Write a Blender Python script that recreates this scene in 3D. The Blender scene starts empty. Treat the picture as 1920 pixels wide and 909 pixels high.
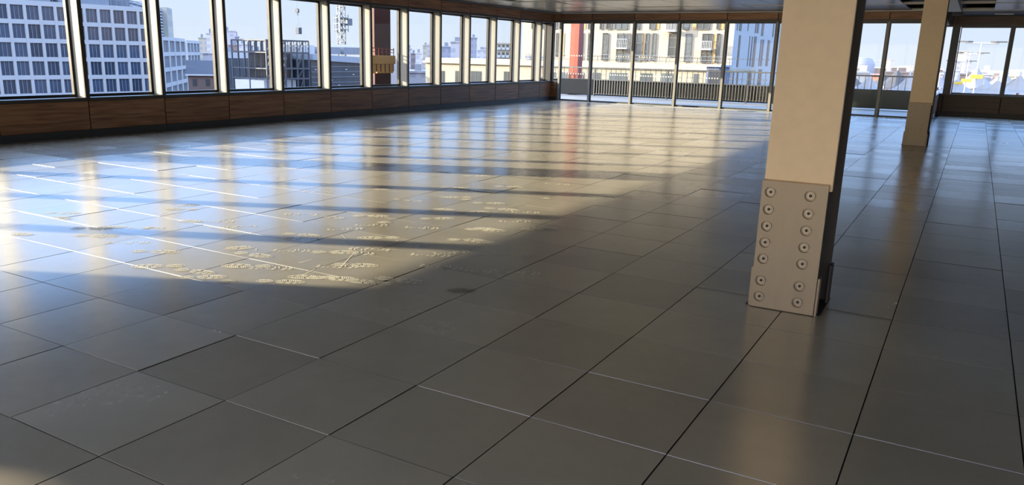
import bpy, bmesh, math, random
from mathutils import Vector, Matrix
random.seed(7)
SC = bpy.context.scene
COL = SC.collection

# ------------------------------------------------------------------ camera
FW, RT, UP = Vector((-0.4953415, 0.8330440, -0.2463219)), Vector((0.8565676, 0.5155990, 0.0212043)), Vector((-0.1446674, 0.2004880, 0.9689561))
CAM = Vector((4.4258, -2.1957, 1.4962))
FPX, PPX, PPY = 1492.27, 911.90, 481.97
cd = bpy.data.cameras.new('camera'); cam = bpy.data.objects.new('camera', cd); COL.objects.link(cam)
cd.sensor_width = 36; cd.lens = FPX / 1920 * 36; cd.clip_start = .05; cd.clip_end = 6000
cd.shift_x = (960 - PPX) / 1920; cd.shift_y = -(454.5 - PPY) / 1920
m = Matrix((RT, UP, -FW)).transposed().to_4x4(); m.translation = CAM
cam.matrix_world = m; SC.camera = cam

# ------------------------------------------------------------------ light
SC.view_settings.view_transform = 'Standard'; SC.view_settings.look = 'None'
SC.view_settings.gamma = 1; SC.view_settings.use_curve_mapping = False
SC.view_settings.exposure = 0.52
SUN_E, SKY_S = 12.0, 1.0
GLOW = (3.0, 2.3, 1.35)
L = Vector((1, .465, -.2608)).normalized()          # the way the low sun travels
sd = bpy.data.lights.new('sun', 'SUN'); sd.energy = SUN_E; sd.angle = math.radians(.55); sd.color = (1, .83, .60)
so = bpy.data.objects.new('sun', sd); COL.objects.link(so); so.rotation_mode = 'QUATERNION'
so.rotation_quaternion = (-L).to_track_quat('Z', 'Y'); so.location = (-30, -14, 20)
w = bpy.data.worlds.new('sky'); SC.world = w; w.use_nodes = True; nt = w.node_tree; nt.nodes.clear()
tc = nt.nodes.new('ShaderNodeTexCoord'); sx = nt.nodes.new('ShaderNodeSeparateXYZ'); cr = nt.nodes.new('ShaderNodeValToRGB')
bg = nt.nodes.new('ShaderNodeBackground'); ow = nt.nodes.new('ShaderNodeOutputWorld')
nt.links.new(tc.outputs['Generated'], sx.inputs[0]); nt.links.new(sx.outputs['Z'], cr.inputs[0])

ax = nt.nodes.new('ShaderNodeVectorMath'); ax.operation = 'DOT_PRODUCT'; ax.inputs[1].default_value = (-.45, -.89, 0)   # warm sky glow added behind the camera to light the columns
nt.links.new(tc.outputs['Generated'], ax.inputs[0])
mxx = nt.nodes.new('ShaderNodeMath'); mxx.operation = 'MAXIMUM'; mxx.inputs[1].default_value = 0; nt.links.new(ax.outputs['Value'], mxx.inputs[0])
pp = nt.nodes.new('ShaderNodeMath'); pp.operation = 'POWER'; pp.inputs[1].default_value = 1.6; nt.links.new(mxx.outputs[0], pp.inputs[0])
gl_ = nt.nodes.new('ShaderNodeVectorMath'); gl_.operation = 'SCALE'; gl_.inputs[0].default_value = GLOW; nt.links.new(pp.outputs[0], gl_.inputs['Scale'])
ad_ = nt.nodes.new('ShaderNodeVectorMath'); ad_.operation = 'ADD'; nt.links.new(cr.outputs[0], ad_.inputs[0]); nt.links.new(gl_.outputs[0], ad_.inputs[1])
nt.links.new(ad_.outputs[0], bg.inputs[0]); nt.links.new(bg.outputs[0], ow.inputs[0]); bg.inputs[1].default_value = SKY_S
e = cr.color_ramp.elements
e[0].position = 0.0; e[0].color = (.56, .61, .71, 1)
e[1].position = 1.0; e[1].color = (.10, .24, .70, 1)
for pos, c in ((.06, (.52, .60, .75, 1)), (.13, (.47, .69, 1.12, 1)), (.24, (.85, 1.5, 3.0, 1)), (.42, (1.4, 2.4, 4.6, 1)), (.7, (1.5, 2.2, 3.8, 1))):
    x = e.new(pos); x.color = c
SC.cycles.use_denoising = True
SC.cycles.max_bounces = 8; SC.cycles.diffuse_bounces = 5; SC.cycles.glossy_bounces = 5; SC.cycles.transparent_max_bounces = 24
SC.cycles.sample_clamp_indirect = 6

def portal(loc, rot, sx_, sy_):
    a = bpy.data.lights.new('window_portal', 'AREA'); a.shape = 'RECTANGLE'; a.size = sx_; a.size_y = sy_
    a.cycles.is_portal = True
    o = bpy.data.objects.new('window_portal', a); COL.objects.link(o); o.location = loc; o.rotation_euler = rot
H = math.pi / 2
portal((-8.8, 10.3, 1.65), (0, -H, 0), 2.0, 27)
portal((-2.3, 23.9, 1.35), (-H, 0, 0), 11.8, 2.7)
portal((9.8, 26.3, 1.65), (-H, 0, 0), 12.5, 2.0)
portal((3.8, -5.5, 1.35), (H, 0, 0), 24, 2.5)

# ------------------------------------------------------------------ materials
def base_mat(name, col, rough=.5, metal=0.0, spec=.5):
    mt = bpy.data.materials.new(name); mt.use_nodes = True
    b = mt.node_tree.nodes['Principled BSDF']
    b.inputs['Base Color'].default_value = (*col, 1); b.inputs['Roughness'].default_value = rough
    b.inputs['Metallic'].default_value = metal; b.inputs['Specular IOR Level'].default_value = spec
    return mt
def N(mt, kind, **kw):
    n = mt.node_tree.nodes.new(kind)
    for k, v in kw.items(): setattr(n, k, v)
    return n
def LK(mt, a, b): mt.node_tree.links.new(a, b)
def noisy(name, col, amt=.12, scale=3.0, rough=.5, metal=0.0, stretch=(1, 1, 1), bump=0.0, rr=.08, rnd=0.0, spec=.5, det=4):
    """painted / plain surface with gentle patchy variation and wear"""
    mt = base_mat(name, col, rough, metal, spec); b = mt.node_tree.nodes['Principled BSDF']
    t = N(mt, 'ShaderNodeTexCoord'); mp = N(mt, 'ShaderNodeMapping'); mp.inputs['Scale'].default_value = stretch
    no = N(mt, 'ShaderNodeTexNoise'); no.inputs['Scale'].default_value = scale; no.inputs['Detail'].default_value = det
    LK(mt, t.outputs['Object'], mp.inputs[0]); LK(mt, mp.outputs[0], no.inputs['Vector'])
    r = N(mt, 'ShaderNodeMapRange'); r.inputs['To Min'].default_value = 1 - amt * 1.5; r.inputs['To Max'].default_value = 1 + amt * 1.5
    LK(mt, no.outputs['Fac'], r.inputs['Value'])
    val = r.outputs[0]
    if rnd:
        oi = N(mt, 'ShaderNodeObjectInfo'); r2 = N(mt, 'ShaderNodeMapRange')
        r2.inputs['To Min'].default_value = 1 - rnd; r2.inputs['To Max'].default_value = 1 + rnd
        LK(mt, oi.outputs['Random'], r2.inputs['Value'])
        mu = N(mt, 'ShaderNodeMath', operation='MULTIPLY'); LK(mt, val, mu.inputs[0]); LK(mt, r2.outputs[0], mu.inputs[1]); val = mu.outputs[0]
    vm = N(mt, 'ShaderNodeVectorMath', operation='SCALE'); vm.inputs[0].default_value = col
    LK(mt, val, vm.inputs['Scale']); LK(mt, vm.outputs[0], b.inputs['Base Color'])
    r3 = N(mt, 'ShaderNodeMapRange'); r3.inputs['To Min'].default_value = max(.02, rough - rr); r3.inputs['To Max'].default_value = rough + rr
    LK(mt, no.outputs['Fac'], r3.inputs['Value']); LK(mt, r3.outputs[0], b.inputs['Roughness'])
    if bump:
        bu = N(mt, 'ShaderNodeBump'); bu.inputs['Strength'].default_value = bump; bu.inputs['Distance'].default_value = .01
        LK(mt, no.outputs['Fac'], bu.inputs['Height']); LK(mt, bu.outputs[0], b.inputs['Normal'])
    return mt
def wood(name, c1, c2, axis):
    """veneer with the grain running along one axis"""
    mt = base_mat(name, c1, .45); b = mt.node_tree.nodes['Principled BSDF']
    t = N(mt, 'ShaderNodeTexCoord'); oi = N(mt, 'ShaderNodeObjectInfo')
    mp = N(mt, 'ShaderNodeMapping'); s = [22, 22, 22]; s[axis] = 1.1; mp.inputs['Scale'].default_value = s
    ad = N(mt, 'ShaderNodeVectorMath', operation='ADD'); LK(mt, t.outputs['Object'], ad.inputs[0])
    mm = N(mt, 'ShaderNodeMath', operation='MULTIPLY'); mm.inputs[1].default_value = 37; LK(mt, oi.outputs['Random'], mm.inputs[0])
    LK(mt, mm.outputs[0], ad.inputs[1]); LK(mt, ad.outputs[0], mp.inputs[0])
    no = N(mt, 'ShaderNodeTexNoise'); no.inputs['Scale'].default_value = 1; no.inputs['Detail'].default_value = 6; no.inputs['Distortion'].default_value = .6
    LK(mt, mp.outputs[0], no.inputs['Vector'])
    rp = N(mt, 'ShaderNodeValToRGB'); rp.color_ramp.elements[0].color = (*c1, 1); rp.color_ramp.elements[1].color = (*c2, 1)
    rp.color_ramp.elements[0].position = .32; rp.color_ramp.elements[1].position = .68
    LK(mt, no.outputs['Fac'], rp.inputs[0])
    r2 = N(mt, 'ShaderNodeMapRange'); r2.inputs['To Min'].default_value = .75; r2.inputs['To Max'].default_value = 1.3
    LK(mt, oi.outputs['Random'], r2.inputs['Value'])
    vm = N(mt, 'ShaderNodeVectorMath', operation='SCALE'); LK(mt, rp.outputs[0], vm.inputs[0]); LK(mt, r2.outputs[0], vm.inputs['Scale'])
    LK(mt, vm.outputs[0], b.inputs['Base Color'])
    return mt
def glass(name, tint=(1, 1, 1), refl=1.0):
    mt = bpy.data.materials.new(name); mt.use_nodes = True; n = mt.node_tree; n.nodes.clear()
    tr = n.nodes.new('ShaderNodeBsdfTransparent'); tr.inputs[0].default_value = (*tint, 1)
    gl = n.nodes.new('ShaderNodeBsdfGlossy'); gl.inputs['Roughness'].default_value = .02
    lw = n.nodes.new('ShaderNodeLayerWeight'); lw.inputs['Blend'].default_value = .5
    pw = n.nodes.new('ShaderNodeMath'); pw.operation = 'POWER'; pw.inputs[1].default_value = 4.0; n.links.new(lw.outputs['Facing'], pw.inputs[0])
    mu = n.nodes.new('ShaderNodeMath'); mu.operation = 'MULTIPLY_ADD'; mu.inputs[1].default_value = .9 * refl; mu.inputs[2].default_value = .04 * refl
    mx = n.nodes.new('ShaderNodeMixShader'); o = n.nodes.new('ShaderNodeOutputMaterial')
    n.links.new(pw.outputs[0], mu.inputs[0]); n.links.new(mu.outputs[0], mx.inputs[0])
    n.links.new(tr.outputs[0], mx.inputs[1]); n.links.new(gl.outputs[0], mx.inputs[2]); n.links.new(mx.outputs[0], o.inputs[0])
    return mt
def facade(name, wallc, winc, sx_=3.2, sz_=3.0, fx=.55, fz=.5, rough=.6):
    """far-off wall: rows of windows set in masonry (object coordinates, metres)"""
    mt = base_mat(name, wallc, rough); b = mt.node_tree.nodes['Principled BSDF']
    t = N(mt, 'ShaderNodeTexCoord'); sp = N(mt, 'ShaderNodeSeparateXYZ'); LK(mt, t.outputs['Object'], sp.inputs[0])
    def cell(out, size, frac):
        d = N(mt, 'ShaderNodeMath', operation='DIVIDE'); LK(mt, out, d.inputs[0]); d.inputs[1].default_value = size
        f = N(mt, 'ShaderNodeMath', operation='FRACT'); LK(mt, d.outputs[0], f.inputs[0])
        l = N(mt, 'ShaderNodeMath', operation='LESS_THAN'); LK(mt, f.outputs[0], l.inputs[0]); l.inputs[1].default_value = frac
        return l.outputs[0]
    ax = N(mt, 'ShaderNodeMath', operation='ADD'); LK(mt, sp.outputs['X'], ax.inputs[0]); LK(mt, sp.outputs['Y'], ax.inputs[1])
    m1 = N(mt, 'ShaderNodeMath', operation='MULTIPLY'); LK(mt, cell(ax.outputs[0], sx_, fx), m1.inputs[0]); LK(mt, cell(sp.outputs['Z'], sz_, fz), m1.inputs[1])
    mx = N(mt, 'ShaderNodeMix', data_type='RGBA'); mx.inputs[6].default_value = (*wallc, 1); mx.inputs[7].default_value = (*winc, 1)
    LK(mt, m1.outputs[0], mx.inputs[0]); LK(mt, mx.outputs[2], b.inputs['Base Color'])
    return mt
def coursed(name, c1, c2, bw, bh, mortar=.02, rough=.8):
    """stone or brick courses"""
    mt = base_mat(name, c1, rough); b = mt.node_tree.nodes['Principled BSDF']
    t = N(mt, 'ShaderNodeTexCoord'); sp = N(mt, 'ShaderNodeSeparateXYZ'); LK(mt, t.outputs['Object'], sp.inputs[0])
    ax = N(mt, 'ShaderNodeMath', operation='ADD'); LK(mt, sp.outputs['X'], ax.inputs[0]); LK(mt, sp.outputs['Y'], ax.inputs[1])
    cb = N(mt, 'ShaderNodeCombineXYZ'); LK(mt, ax.outputs[0], cb.inputs[0]); LK(mt, sp.outputs['Z'], cb.inputs[1])
    br = N(mt, 'ShaderNodeTexBrick'); br.inputs['Scale'].default_value = 1; br.inputs['Brick Width'].default_value = bw; br.inputs['Row Height'].default_value = bh
    br.inputs['Mortar Size'].default_value = mortar; br.inputs['Color1'].default_value = (*c1, 1); br.inputs['Color2'].default_value = (*[x * .93 for x in c1], 1); br.inputs['Mortar'].default_value = (*c2, 1)
    LK(mt, cb.outputs[0], br.inputs['Vector']); LK(mt, br.outputs['Color'], b.inputs['Base Color'])
    return mt

FLOOR_C, FLOOR_R, FLOOR_S, FLOOR_M = (.47, .44, .355), .13, .5, .40
def floor_mat():
    mt = base_mat('access floor steel', (.13, .13, .12), .3); b = mt.node_tree.nodes['Principled BSDF']
    g = N(mt, 'ShaderNodeNewGeometry'); mp = N(mt, 'ShaderNodeVectorMath', operation='DIVIDE'); mp.inputs[1].default_value = (.6, .6, 1)
    LK(mt, g.outputs['Position'], mp.inputs[0])
    fl = N(mt, 'ShaderNodeVectorMath', operation='FLOOR'); LK(mt, mp.outputs[0], fl.inputs[0])
    wn = N(mt, 'ShaderNodeTexWhiteNoise', noise_dimensions='2D'); LK(mt, fl.outputs[0], wn.inputs['Vector'])
    n1 = N(mt, 'ShaderNodeTexNoise'); n1.inputs['Scale'].default_value = 1.1; n1.inputs['Detail'].default_value = 5; LK(mt, g.outputs['Position'], n1.inputs['Vector'])
    n2 = N(mt, 'ShaderNodeTexNoise'); n2.inputs['Scale'].default_value = 9; n2.inputs['Detail'].default_value = 8; n2.inputs['Roughness'].default_value = .7; LK(mt, g.outputs['Position'], n2.inputs['Vector'])
    n3 = N(mt, 'ShaderNodeTexNoise'); n3.inputs['Scale'].default_value = 120; n3.inputs['Detail'].default_value = 3; LK(mt, g.outputs['Position'], n3.inputs['Vector'])
    def ml(a, b_, op='MULTIPLY'):
        x = N(mt, 'ShaderNodeMath', operation=op)
        for i, v in enumerate((a, b_)):
            if isinstance(v, (int, float)): x.inputs[i].default_value = v
            else: LK(mt, v, x.inputs[i])
        return x.outputs[0]
    s = ml(ml(wn.outputs['Value'], .16), ml(n1.outputs['Fac'], .35), 'ADD')
    s = ml(s, ml(n2.outputs['Fac'], .16), 'ADD'); s = ml(s, ml(n3.outputs['Fac'], .12), 'ADD'); s = ml(s, .66, 'ADD')
    vm = N(mt, 'ShaderNodeVectorMath', operation='SCALE'); vm.inputs[0].default_value = FLOOR_C; LK(mt, s, vm.inputs['Scale'])
    # pale dust film in scattered patches
    ds = N(mt, 'ShaderNodeMapRange'); ds.inputs['From Min'].default_value = .52; ds.inputs['From Max'].default_value = .78; ds.inputs['To Max'].default_value = .15
    n4 = N(mt, 'ShaderNodeTexNoise'); n4.inputs['Scale'].default_value = 2.6; n4.inputs['Detail'].default_value = 9; n4.inputs['Roughness'].default_value = .68; n4.inputs['Distortion'].default_value = .8
    LK(mt, g.outputs['Position'], n4.inputs['Vector']); LK(mt, n4.outputs['Fac'], ds.inputs['Value'])
    mx = N(mt, 'ShaderNodeMix', data_type='RGBA'); mx.inputs[7].default_value = (.34, .33, .29, 1)
    LK(mt, ds.outputs[0], mx.inputs[0]); LK(mt, vm.outputs[0], mx.inputs[6]); LK(mt, mx.outputs[2], b.inputs['Base Color'])
    r = ml(ml(wn.outputs['Value'], .06), ml(n2.outputs['Fac'], .06), 'ADD'); r = ml(r, ml(n1.outputs['Fac'], .08), 'ADD'); r = ml(r, FLOOR_R, 'ADD')
    LK(mt, r, b.inputs['Roughness'])
    b.inputs['Specular IOR Level'].default_value = FLOOR_S; b.inputs['Metallic'].default_value = FLOOR_M
    bu = N(mt, 'ShaderNodeBump'); bu.inputs['Strength'].default_value = .03; bu.inputs['Distance'].default_value = .002
    LK(mt, n2.outputs['Fac'], bu.inputs['Height']); LK(mt, bu.outputs[0], b.inputs['Normal'])
    return mt

M = dict(
    floor=floor_mat(),
    gap=noisy('floor joint bed', (.02, .02, .02), .1, 4, .8),
    edge=noisy('galvanised tile edge', (.10, .10, .097), .1, 30, .34, .9),
    dust=noisy('dried plaster dust', (.70, .69, .60), .3, 60, .95),
    dust_f=noisy('faint dust film', (.15, .142, .12), .2, 40, .5, .3),
    wood_y=wood('dark walnut veneer lengthwise', (.13, .058, .026), (.29, .145, .068), 1),
    wood_r=wood('shade-darkened walnut veneer', (.045, .022, .011), (.10, .05, .024), 0),  # walnut veneer darkened so the right wall reads as unlit
    wood_x=wood('dark walnut veneer crosswise', (.13, .058, .026), (.29, .145, .068), 0),
    kick=noisy('slate grey skirting', (.045, .05, .055), .1, 5, .5),
    frame=noisy('bronze grey window metal', (.05, .048, .046), .08, 6, .4, .3),
    fin=noisy('champagne fin metal', (.24, .24, .21), .05, 5, .5),
    mull=noisy('satin silver mullion', (.24, .235, .215), .06, 6, .5),
    glass=glass('clear glazing', (.97, .99, .985), .25),
    dots=base_mat('white manifestation film', (.8, .82, .82), .5),
    ceil=noisy('ceiling tray metal', (.14, .13, .11), .4, 1.2, .3, .7, stretch=(9, .35, 1), rnd=.3, rr=.05),
    ceil_dk=noisy('ceiling void', (.035, .035, .034), .2, 2, .6),
    trimw=noisy('pale ceiling trim', (.55, .54, .50), .05, 5, .4),
    beam=noisy('pale grey beam casing', (.50, .49, .45), .08, 4, .5),
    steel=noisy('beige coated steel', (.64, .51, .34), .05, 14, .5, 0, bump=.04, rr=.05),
    steel_dk=noisy('shaded column steel', (.045, .042, .04), .1, 8, .6),  # beige steel darkened for the shaded web recess and rear flange
    plate=noisy('primed splice plate', (.27, .225, .165), .09, 7, .45, .25, stretch=(3, 1, .6), bump=.06),
    bolt=noisy('galvanised bolt head', (.30, .26, .20), .15, 60, .4, .4),
    hole=base_mat('bolt hole', (.02, .018, .016), .8),
    rail=noisy('grey powder coat', (.10, .105, .11), .06, 8, .45, .3),
    deck=noisy('terrace paving', (.24, .24, .23), .15, 2.5, .6),
    strip=noisy('terrace edge channel', (.16, .20, .17), .1, 6, .5),
    red=noisy('red oxide steel', (.24, .045, .022), .1, 2, .5),
    red_dk=noisy('shaded red oxide', (.075, .016, .012), .12, 2, .5),  # darker copy of the red steel, shade of the near column in its colour
    timber=noisy('yellow plywood', (.74, .44, .16), .15, 1.5, .6, stretch=(1, 1, 6)),
    plaster=noisy('painted plaster', (.55, .52, .47), .05, 2, .7),
)

# ------------------------------------------------------------------ helpers
class MB:
    def __init__(s): s.bm = bmesh.new()
    def box(s, x0, x1, y0, y1, z0, z1, bev=0, mi=0):
        x0, x1 = sorted((x0, x1)); y0, y1 = sorted((y0, y1)); z0, z1 = sorted((z0, z1))
        v = [s.bm.verts.new(p) for p in ((x0, y0, z0), (x1, y0, z0), (x1, y1, z0), (x0, y1, z0), (x0, y0, z1), (x1, y0, z1), (x1, y1, z1), (x0, y1, z1))]
        fs = [s.bm.faces.new([v[i] for i in q]) for q in ((0, 3, 2, 1), (4, 5, 6, 7), (0, 1, 5, 4), (1, 2, 6, 5), (2, 3, 7, 6), (3, 0, 4, 7))]
        for f in fs: f.material_index = mi
        if bev:
            es = list({e_ for f in fs for e_ in f.edges})
            bmesh.ops.bevel(s.bm, geom=es, offset=bev, segments=2, affect='EDGES', profile=.5)
        return s
    def prism(s, pts, z0, z1, mi=0):
        a = [s.bm.verts.new((x, y, z0)) for x, y in pts]; b = [s.bm.verts.new((x, y, z1)) for x, y in pts]; n = len(pts)
        fs = [s.bm.faces.new(a[::-1]), s.bm.faces.new(b)] + [s.bm.faces.new((a[i], a[(i + 1) % n], b[(i + 1) % n], b[i])) for i in range(n)]
        for f in fs: f.material_index = mi
        return s
    def bar(s, a, b, w, h=None, n=4, mi=0):
        """a rod of n sides between two points"""
        a = Vector(a); b = Vector(b); d = (b - a).normalized(); h = h or w
        u = d.cross(Vector((0, 0, 1)))
        if u.length < 1e-4: u = Vector((1, 0, 0))
        u.normalize(); t = u.cross(d)
        r = math.sqrt(.5) if n == 4 else .5; o = math.pi / 4 if n == 4 else 0
        ring = lambda c: [s.bm.verts.new(c + u * (w * r * math.cos(o + 2 * math.pi * k / n)) + t * (h * r * math.sin(o + 2 * math.pi * k / n))) for k in range(n)]
        A = ring(a); B = ring(b)
        for k in range(n): s.bm.faces.new((A[k], A[(k + 1) % n], B[(k + 1) % n], B[k])).material_index = mi
        s.bm.faces.new(A[::-1]).material_index = mi; s.bm.faces.new(B).material_index = mi
        return s
    def obox(s, o, ux, uy, w, d, z0, z1, mi=0):
        """box from a corner along two ground directions"""
        o = Vector(o); p = [o, o + ux * w, o + ux * w + uy * d, o + uy * d]
        return s.prism([(q.x, q.y) for q in p], z0, z1, mi)
    def poly(s, pts, mi=0):
        f = s.bm.faces.new([s.bm.verts.new(p) for p in pts]); f.material_index = mi; return s
    def done(s, name, mats, parent=None, smooth=False, norm=True, origin=None):
        if norm: bmesh.ops.recalc_face_normals(s.bm, faces=s.bm.faces)
        me = bpy.data.meshes.new(name)
        if origin is not None: bmesh.ops.translate(s.bm, verts=s.bm.verts, vec=-Vector(origin))
        s.bm.to_mesh(me); s.bm.free()
        if smooth:
            for p in me.polygons: p.use_smooth = True
        for m_ in (mats if isinstance(mats, (list, tuple)) else [mats]): me.materials.append(m_)
        o = bpy.data.objects.new(name, me); COL.objects.link(o)
        if parent is not None: o.parent = parent
        if origin is not None: o.location = origin
        return o
def empty(name, loc=(0, 0, 0)):
    o = bpy.data.objects.new(name, None); COL.objects.link(o); o.location = loc; o.empty_display_size = .2
    return o
def keep(child, parent):
    """parent a part whose mesh is in room coordinates"""
    child.parent = parent; child.location = child.location - parent.location
    return child
def tag(o, label=None, cat=None, group=None, kind=None):
    if label: o['label'] = label
    if cat: o['category'] = cat
    if group: o['group'] = group
    if kind: o['kind'] = kind
    return o
def struct(o): o['kind'] = 'structure'; return o
def cp(o, loc=None, parent=None):
    c = o.copy(); COL.objects.link(c); c.parent = parent if parent is not None else o.parent
    if loc is not None: c.location = loc
    return c
def ray(px, py): return FW + RT * ((px - PPX) / FPX) - UP * ((py - PPY) / FPX)
def onY(px, py, Y): d = ray(px, py); return CAM + d * ((Y - CAM.y) / d.y)
def onX(px, py, X): d = ray(px, py); return CAM + d * ((X - CAM.x) / d.x)
def atD(px, py, D): d = ray(px, py); return CAM + d * (D / math.hypot(d.x, d.y))

XW, YF, YR, XC = -8.376, 23.586, 25.998, 3.5
XE, YB = 15.6, -5.2
HEAD, CEIL, SILL = 2.6, 2.9, .665
# ------------------------------------------------------------------ floor
fl = struct(empty('floor'))
FB = MB()
def tile(b, i, j):
    g_ = .0012
    x0, x1, y0, y1 = i * .6 + g_, (i + 1) * .6 - g_, j * .6 + g_, (j + 1) * .6 - g_
    x0 = max(x0, XW + .002); x1 = min(x1, XE); y1 = min(y1, YR if x0 > XC - .3 else YF)
    if x1 - x0 < .02 or y1 - y0 < .02: return
    h = random.gauss(0, .0007); tx = random.gauss(0, .0011); ty = random.gauss(0, .0013)
    cx, cy = (x0 + x1) / 2, (y0 + y1) / 2
    Z = lambda x, y: h + (x - cx) * tx + (y - cy) * ty
    bv = .0017
    top = [(x0 + bv, y0 + bv), (x1 - bv, y0 + bv), (x1 - bv, y1 - bv), (x0 + bv, y1 - bv)]
    bot = [(x0, y0), (x1, y0), (x1, y1), (x0, y1)]
    T = [b.bm.verts.new((x, y, Z(x, y))) for x, y in top]
    B_ = [b.bm.verts.new((x, y, Z(x, y) - .004)) for x, y in bot]
    b.bm.faces.new(T).material_index = 0
    for k in range(4): b.bm.faces.new((B_[k], B_[(k + 1) % 4], T[(k + 1) % 4], T[k])).material_index = 1
for i in range(-14, 26):
    for j in range(-14, 44):
        if j * .6 >= YF and (i + 1) * .6 < XC: continue
        tile(FB, i, j)
tiles = FB.done('floor_tiles', [M['floor'], M['edge']], fl, norm=False)
sl = MB(); sl.box(XW - .5, XE + .4, YB - .4, YF + .1, -.40, -.0065); sl.box(XC - .05, XE + .4, YF + .1, YR + .4, -.40, -.0065)
sl.done('floor_slab', M['gap'], fl)

# dusty boot prints: sole outline, tread bars and heel, a hair above the tiles
def boot_mesh(kind):
    """one sole print: broken outline of ball and heel, chevron treads across both"""
    b = MB(); r = random.Random(kind * 11 + 3)
    half = lambda y: (.047 * math.sin(math.pi * min(1, max(0, (y + .02) / .19))) ** .55 if y > -.02 else 0) if y > -.03 else (.035 * math.sin(math.pi * min(1, max(0, (y + .135) / .105))) ** .5 if -.135 < y < -.03 else 0)
    rows = [-.132 + k * .0115 for k in range(26)]
    for k, y in enumerate(rows):
        hw = half(y)
        if kind == 1 and y > -.03 or kind == 2 and y < -.03 or hw < .006: continue
        if kind == 3 and k % 3 == 1: continue
        t = .0062; ch = .011
        for sg in (-1, 1):
            if r.random() < (.35 if kind == 3 else .14): continue
            i0 = .003 + r.random() * .004; e_ = hw * (.8 + .12 * r.random())
            b.poly([(sg * i0, y + ch, 0), (sg * e_, y, 0), (sg * e_, y + t, 0), (sg * i0, y + ch + t, 0)])
        h2 = half(y + .0115)
        if kind != 3 and h2 > .006:
            for sg in (-1, 1):
                if r.random() < .18: continue
                b.poly([(sg * (hw - .0045), y, 0), (sg * hw, y, 0), (sg * h2, y + .0115, 0), (sg * (h2 - .0045), y + .0115, 0)])
    return b
def on_floor(px, py): d = ray(px, py); q = CAM + d * (-CAM.z / d.z); return q
prints = [(540,470,-62,3),(575,447,-55,3),(660,497,-60,0),(625,500,-58,3),(560,440,-60,0),(715,446,60,0),(765,455,-60,3),(820,500,-62,3),(870,450,-58,0),(925,455,-62,2),(400,415,-60,3),(232,455,-62,3),(200,425,-60,2),(60,440,-60,2),(815,410,-60,0),(760,375,-60,3),(700,355,-60,2),(600,360,-60,3),(950,350,-60,0),(1040,345,-60,3),(990,330,-60,2),(870,300,-60,0),(720,310,-60,2),(580,300,-60,2),(760,270,-60,0),(880,265,-60,3),(960,285,-60,2),(175,442,-70,0),(285,472,-75,0),(303,499,-70,0),(360,508,-72,0),(372,520,-76,0),(112,400,-70,0),(130,411,-74,2),(168,428,-70,0),(425,466,-80,2),
          (470,477,-80,0),(470,499,40,0),(500,503,40,3),(520,528,60,0),(450,528,60,1),(592,520,-72,0),(618,522,-76,0),(655,474,60,3),(620,473,60,0),(700,468,62,3),
          (800,478,60,3),(840,474,60,3),(745,525,50,0),(700,530,50,0),(905,431,-60,0),(890,428,-60,2),(912,381,-55,0),(860,370,-55,0),(848,352,-55,0),(890,375,-55,1),
          (880,398,-62,0),(850,394,-62,2),(935,392,-62,0),(980,398,-62,3),(610,406,-70,3),(570,402,60,3),(690,422,60,3),(740,418,60,1),(785,427,60,3),(455,425,60,3),
          (300,428,70,1),(268,427,60,3),(335,385,-65,2),(345,392,-70,0),(338,414,-70,2),(640,430,50,3),(690,405,50,0),(1010,372,-50,1),(890,330,-50,0),(820,322,-50,2),
          (960,415,-60,3),(1020,430,60,0),(905,508,60,3),(970,510,60,3),(840,545,-70,2),(760,560,-70,3),(680,262,-50,0),(640,290,-50,1),(780,300,-50,0),(700,240,-50,3),
          (1500,665,-50,3),(1640,800,-20,3),(730,770,-60,0),(690,755,-60,2),(1120,500,-50,2),(1010,480,60,1)]
bm_ = [boot_mesh(k) for k in range(4)]; proto = [b.done('boot_print', M['dust'], fl) for b in bm_]; used = set(); faint = {}
for n_p, (px, py, dg, k) in enumerate(prints):
    if py > 545 or px > 1050: continue
    dg = -62 + (n_p % 3 - 1) * 9 + (180 if n_p % 4 == 1 else 0)
    q = on_floor(px, py); s_ = random.uniform(1.05, 1.25)
    if py > 540 or px > 1050:
        if k not in faint: f_ = proto[k].copy(); f_.data = proto[k].data.copy(); f_.data.materials.clear(); f_.data.materials.append(M['dust_f']); COL.objects.link(f_); faint[k] = f_; o = f_
        else: o = cp(faint[k])
    else:
        o = proto[k] if k not in used else cp(proto[k]); used.add(k)
    o.location = (q.x, q.y, .0032); o.rotation_euler = (0, 0, math.radians(dg + random.uniform(-14, 14))); o.scale = (s_, s_, 1)
scr = MB(); rr_ = random.Random(5)
for (px, py, qx, qy) in [(545,518,590,512),(560,493,585,487),(700,470,745,468),(905,478,930,476),(300,400,312,398),(640,500,668,470),(390,425,470,440),(480,470,480,466),(1000,425,1012,432),(985,385,1040,392),(330,402,345,398),(590,505,560,520),(655,455,640,440)]:
    a = on_floor(px, py); c = on_floor(qx, qy); d = (c - a).normalized(); nn = Vector((-d.y, d.x, 0)) * .0035
    for z_ in (0,):
        scr.poly([(*(a - nn).xy, .003), (*(c - nn * .4).xy, .003), (*(c + nn * .4).xy, .003), (*(a + nn).xy, .003)])
tag(scr.done('scuff_marks', M['dust'], fl), kind='stuff')

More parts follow.
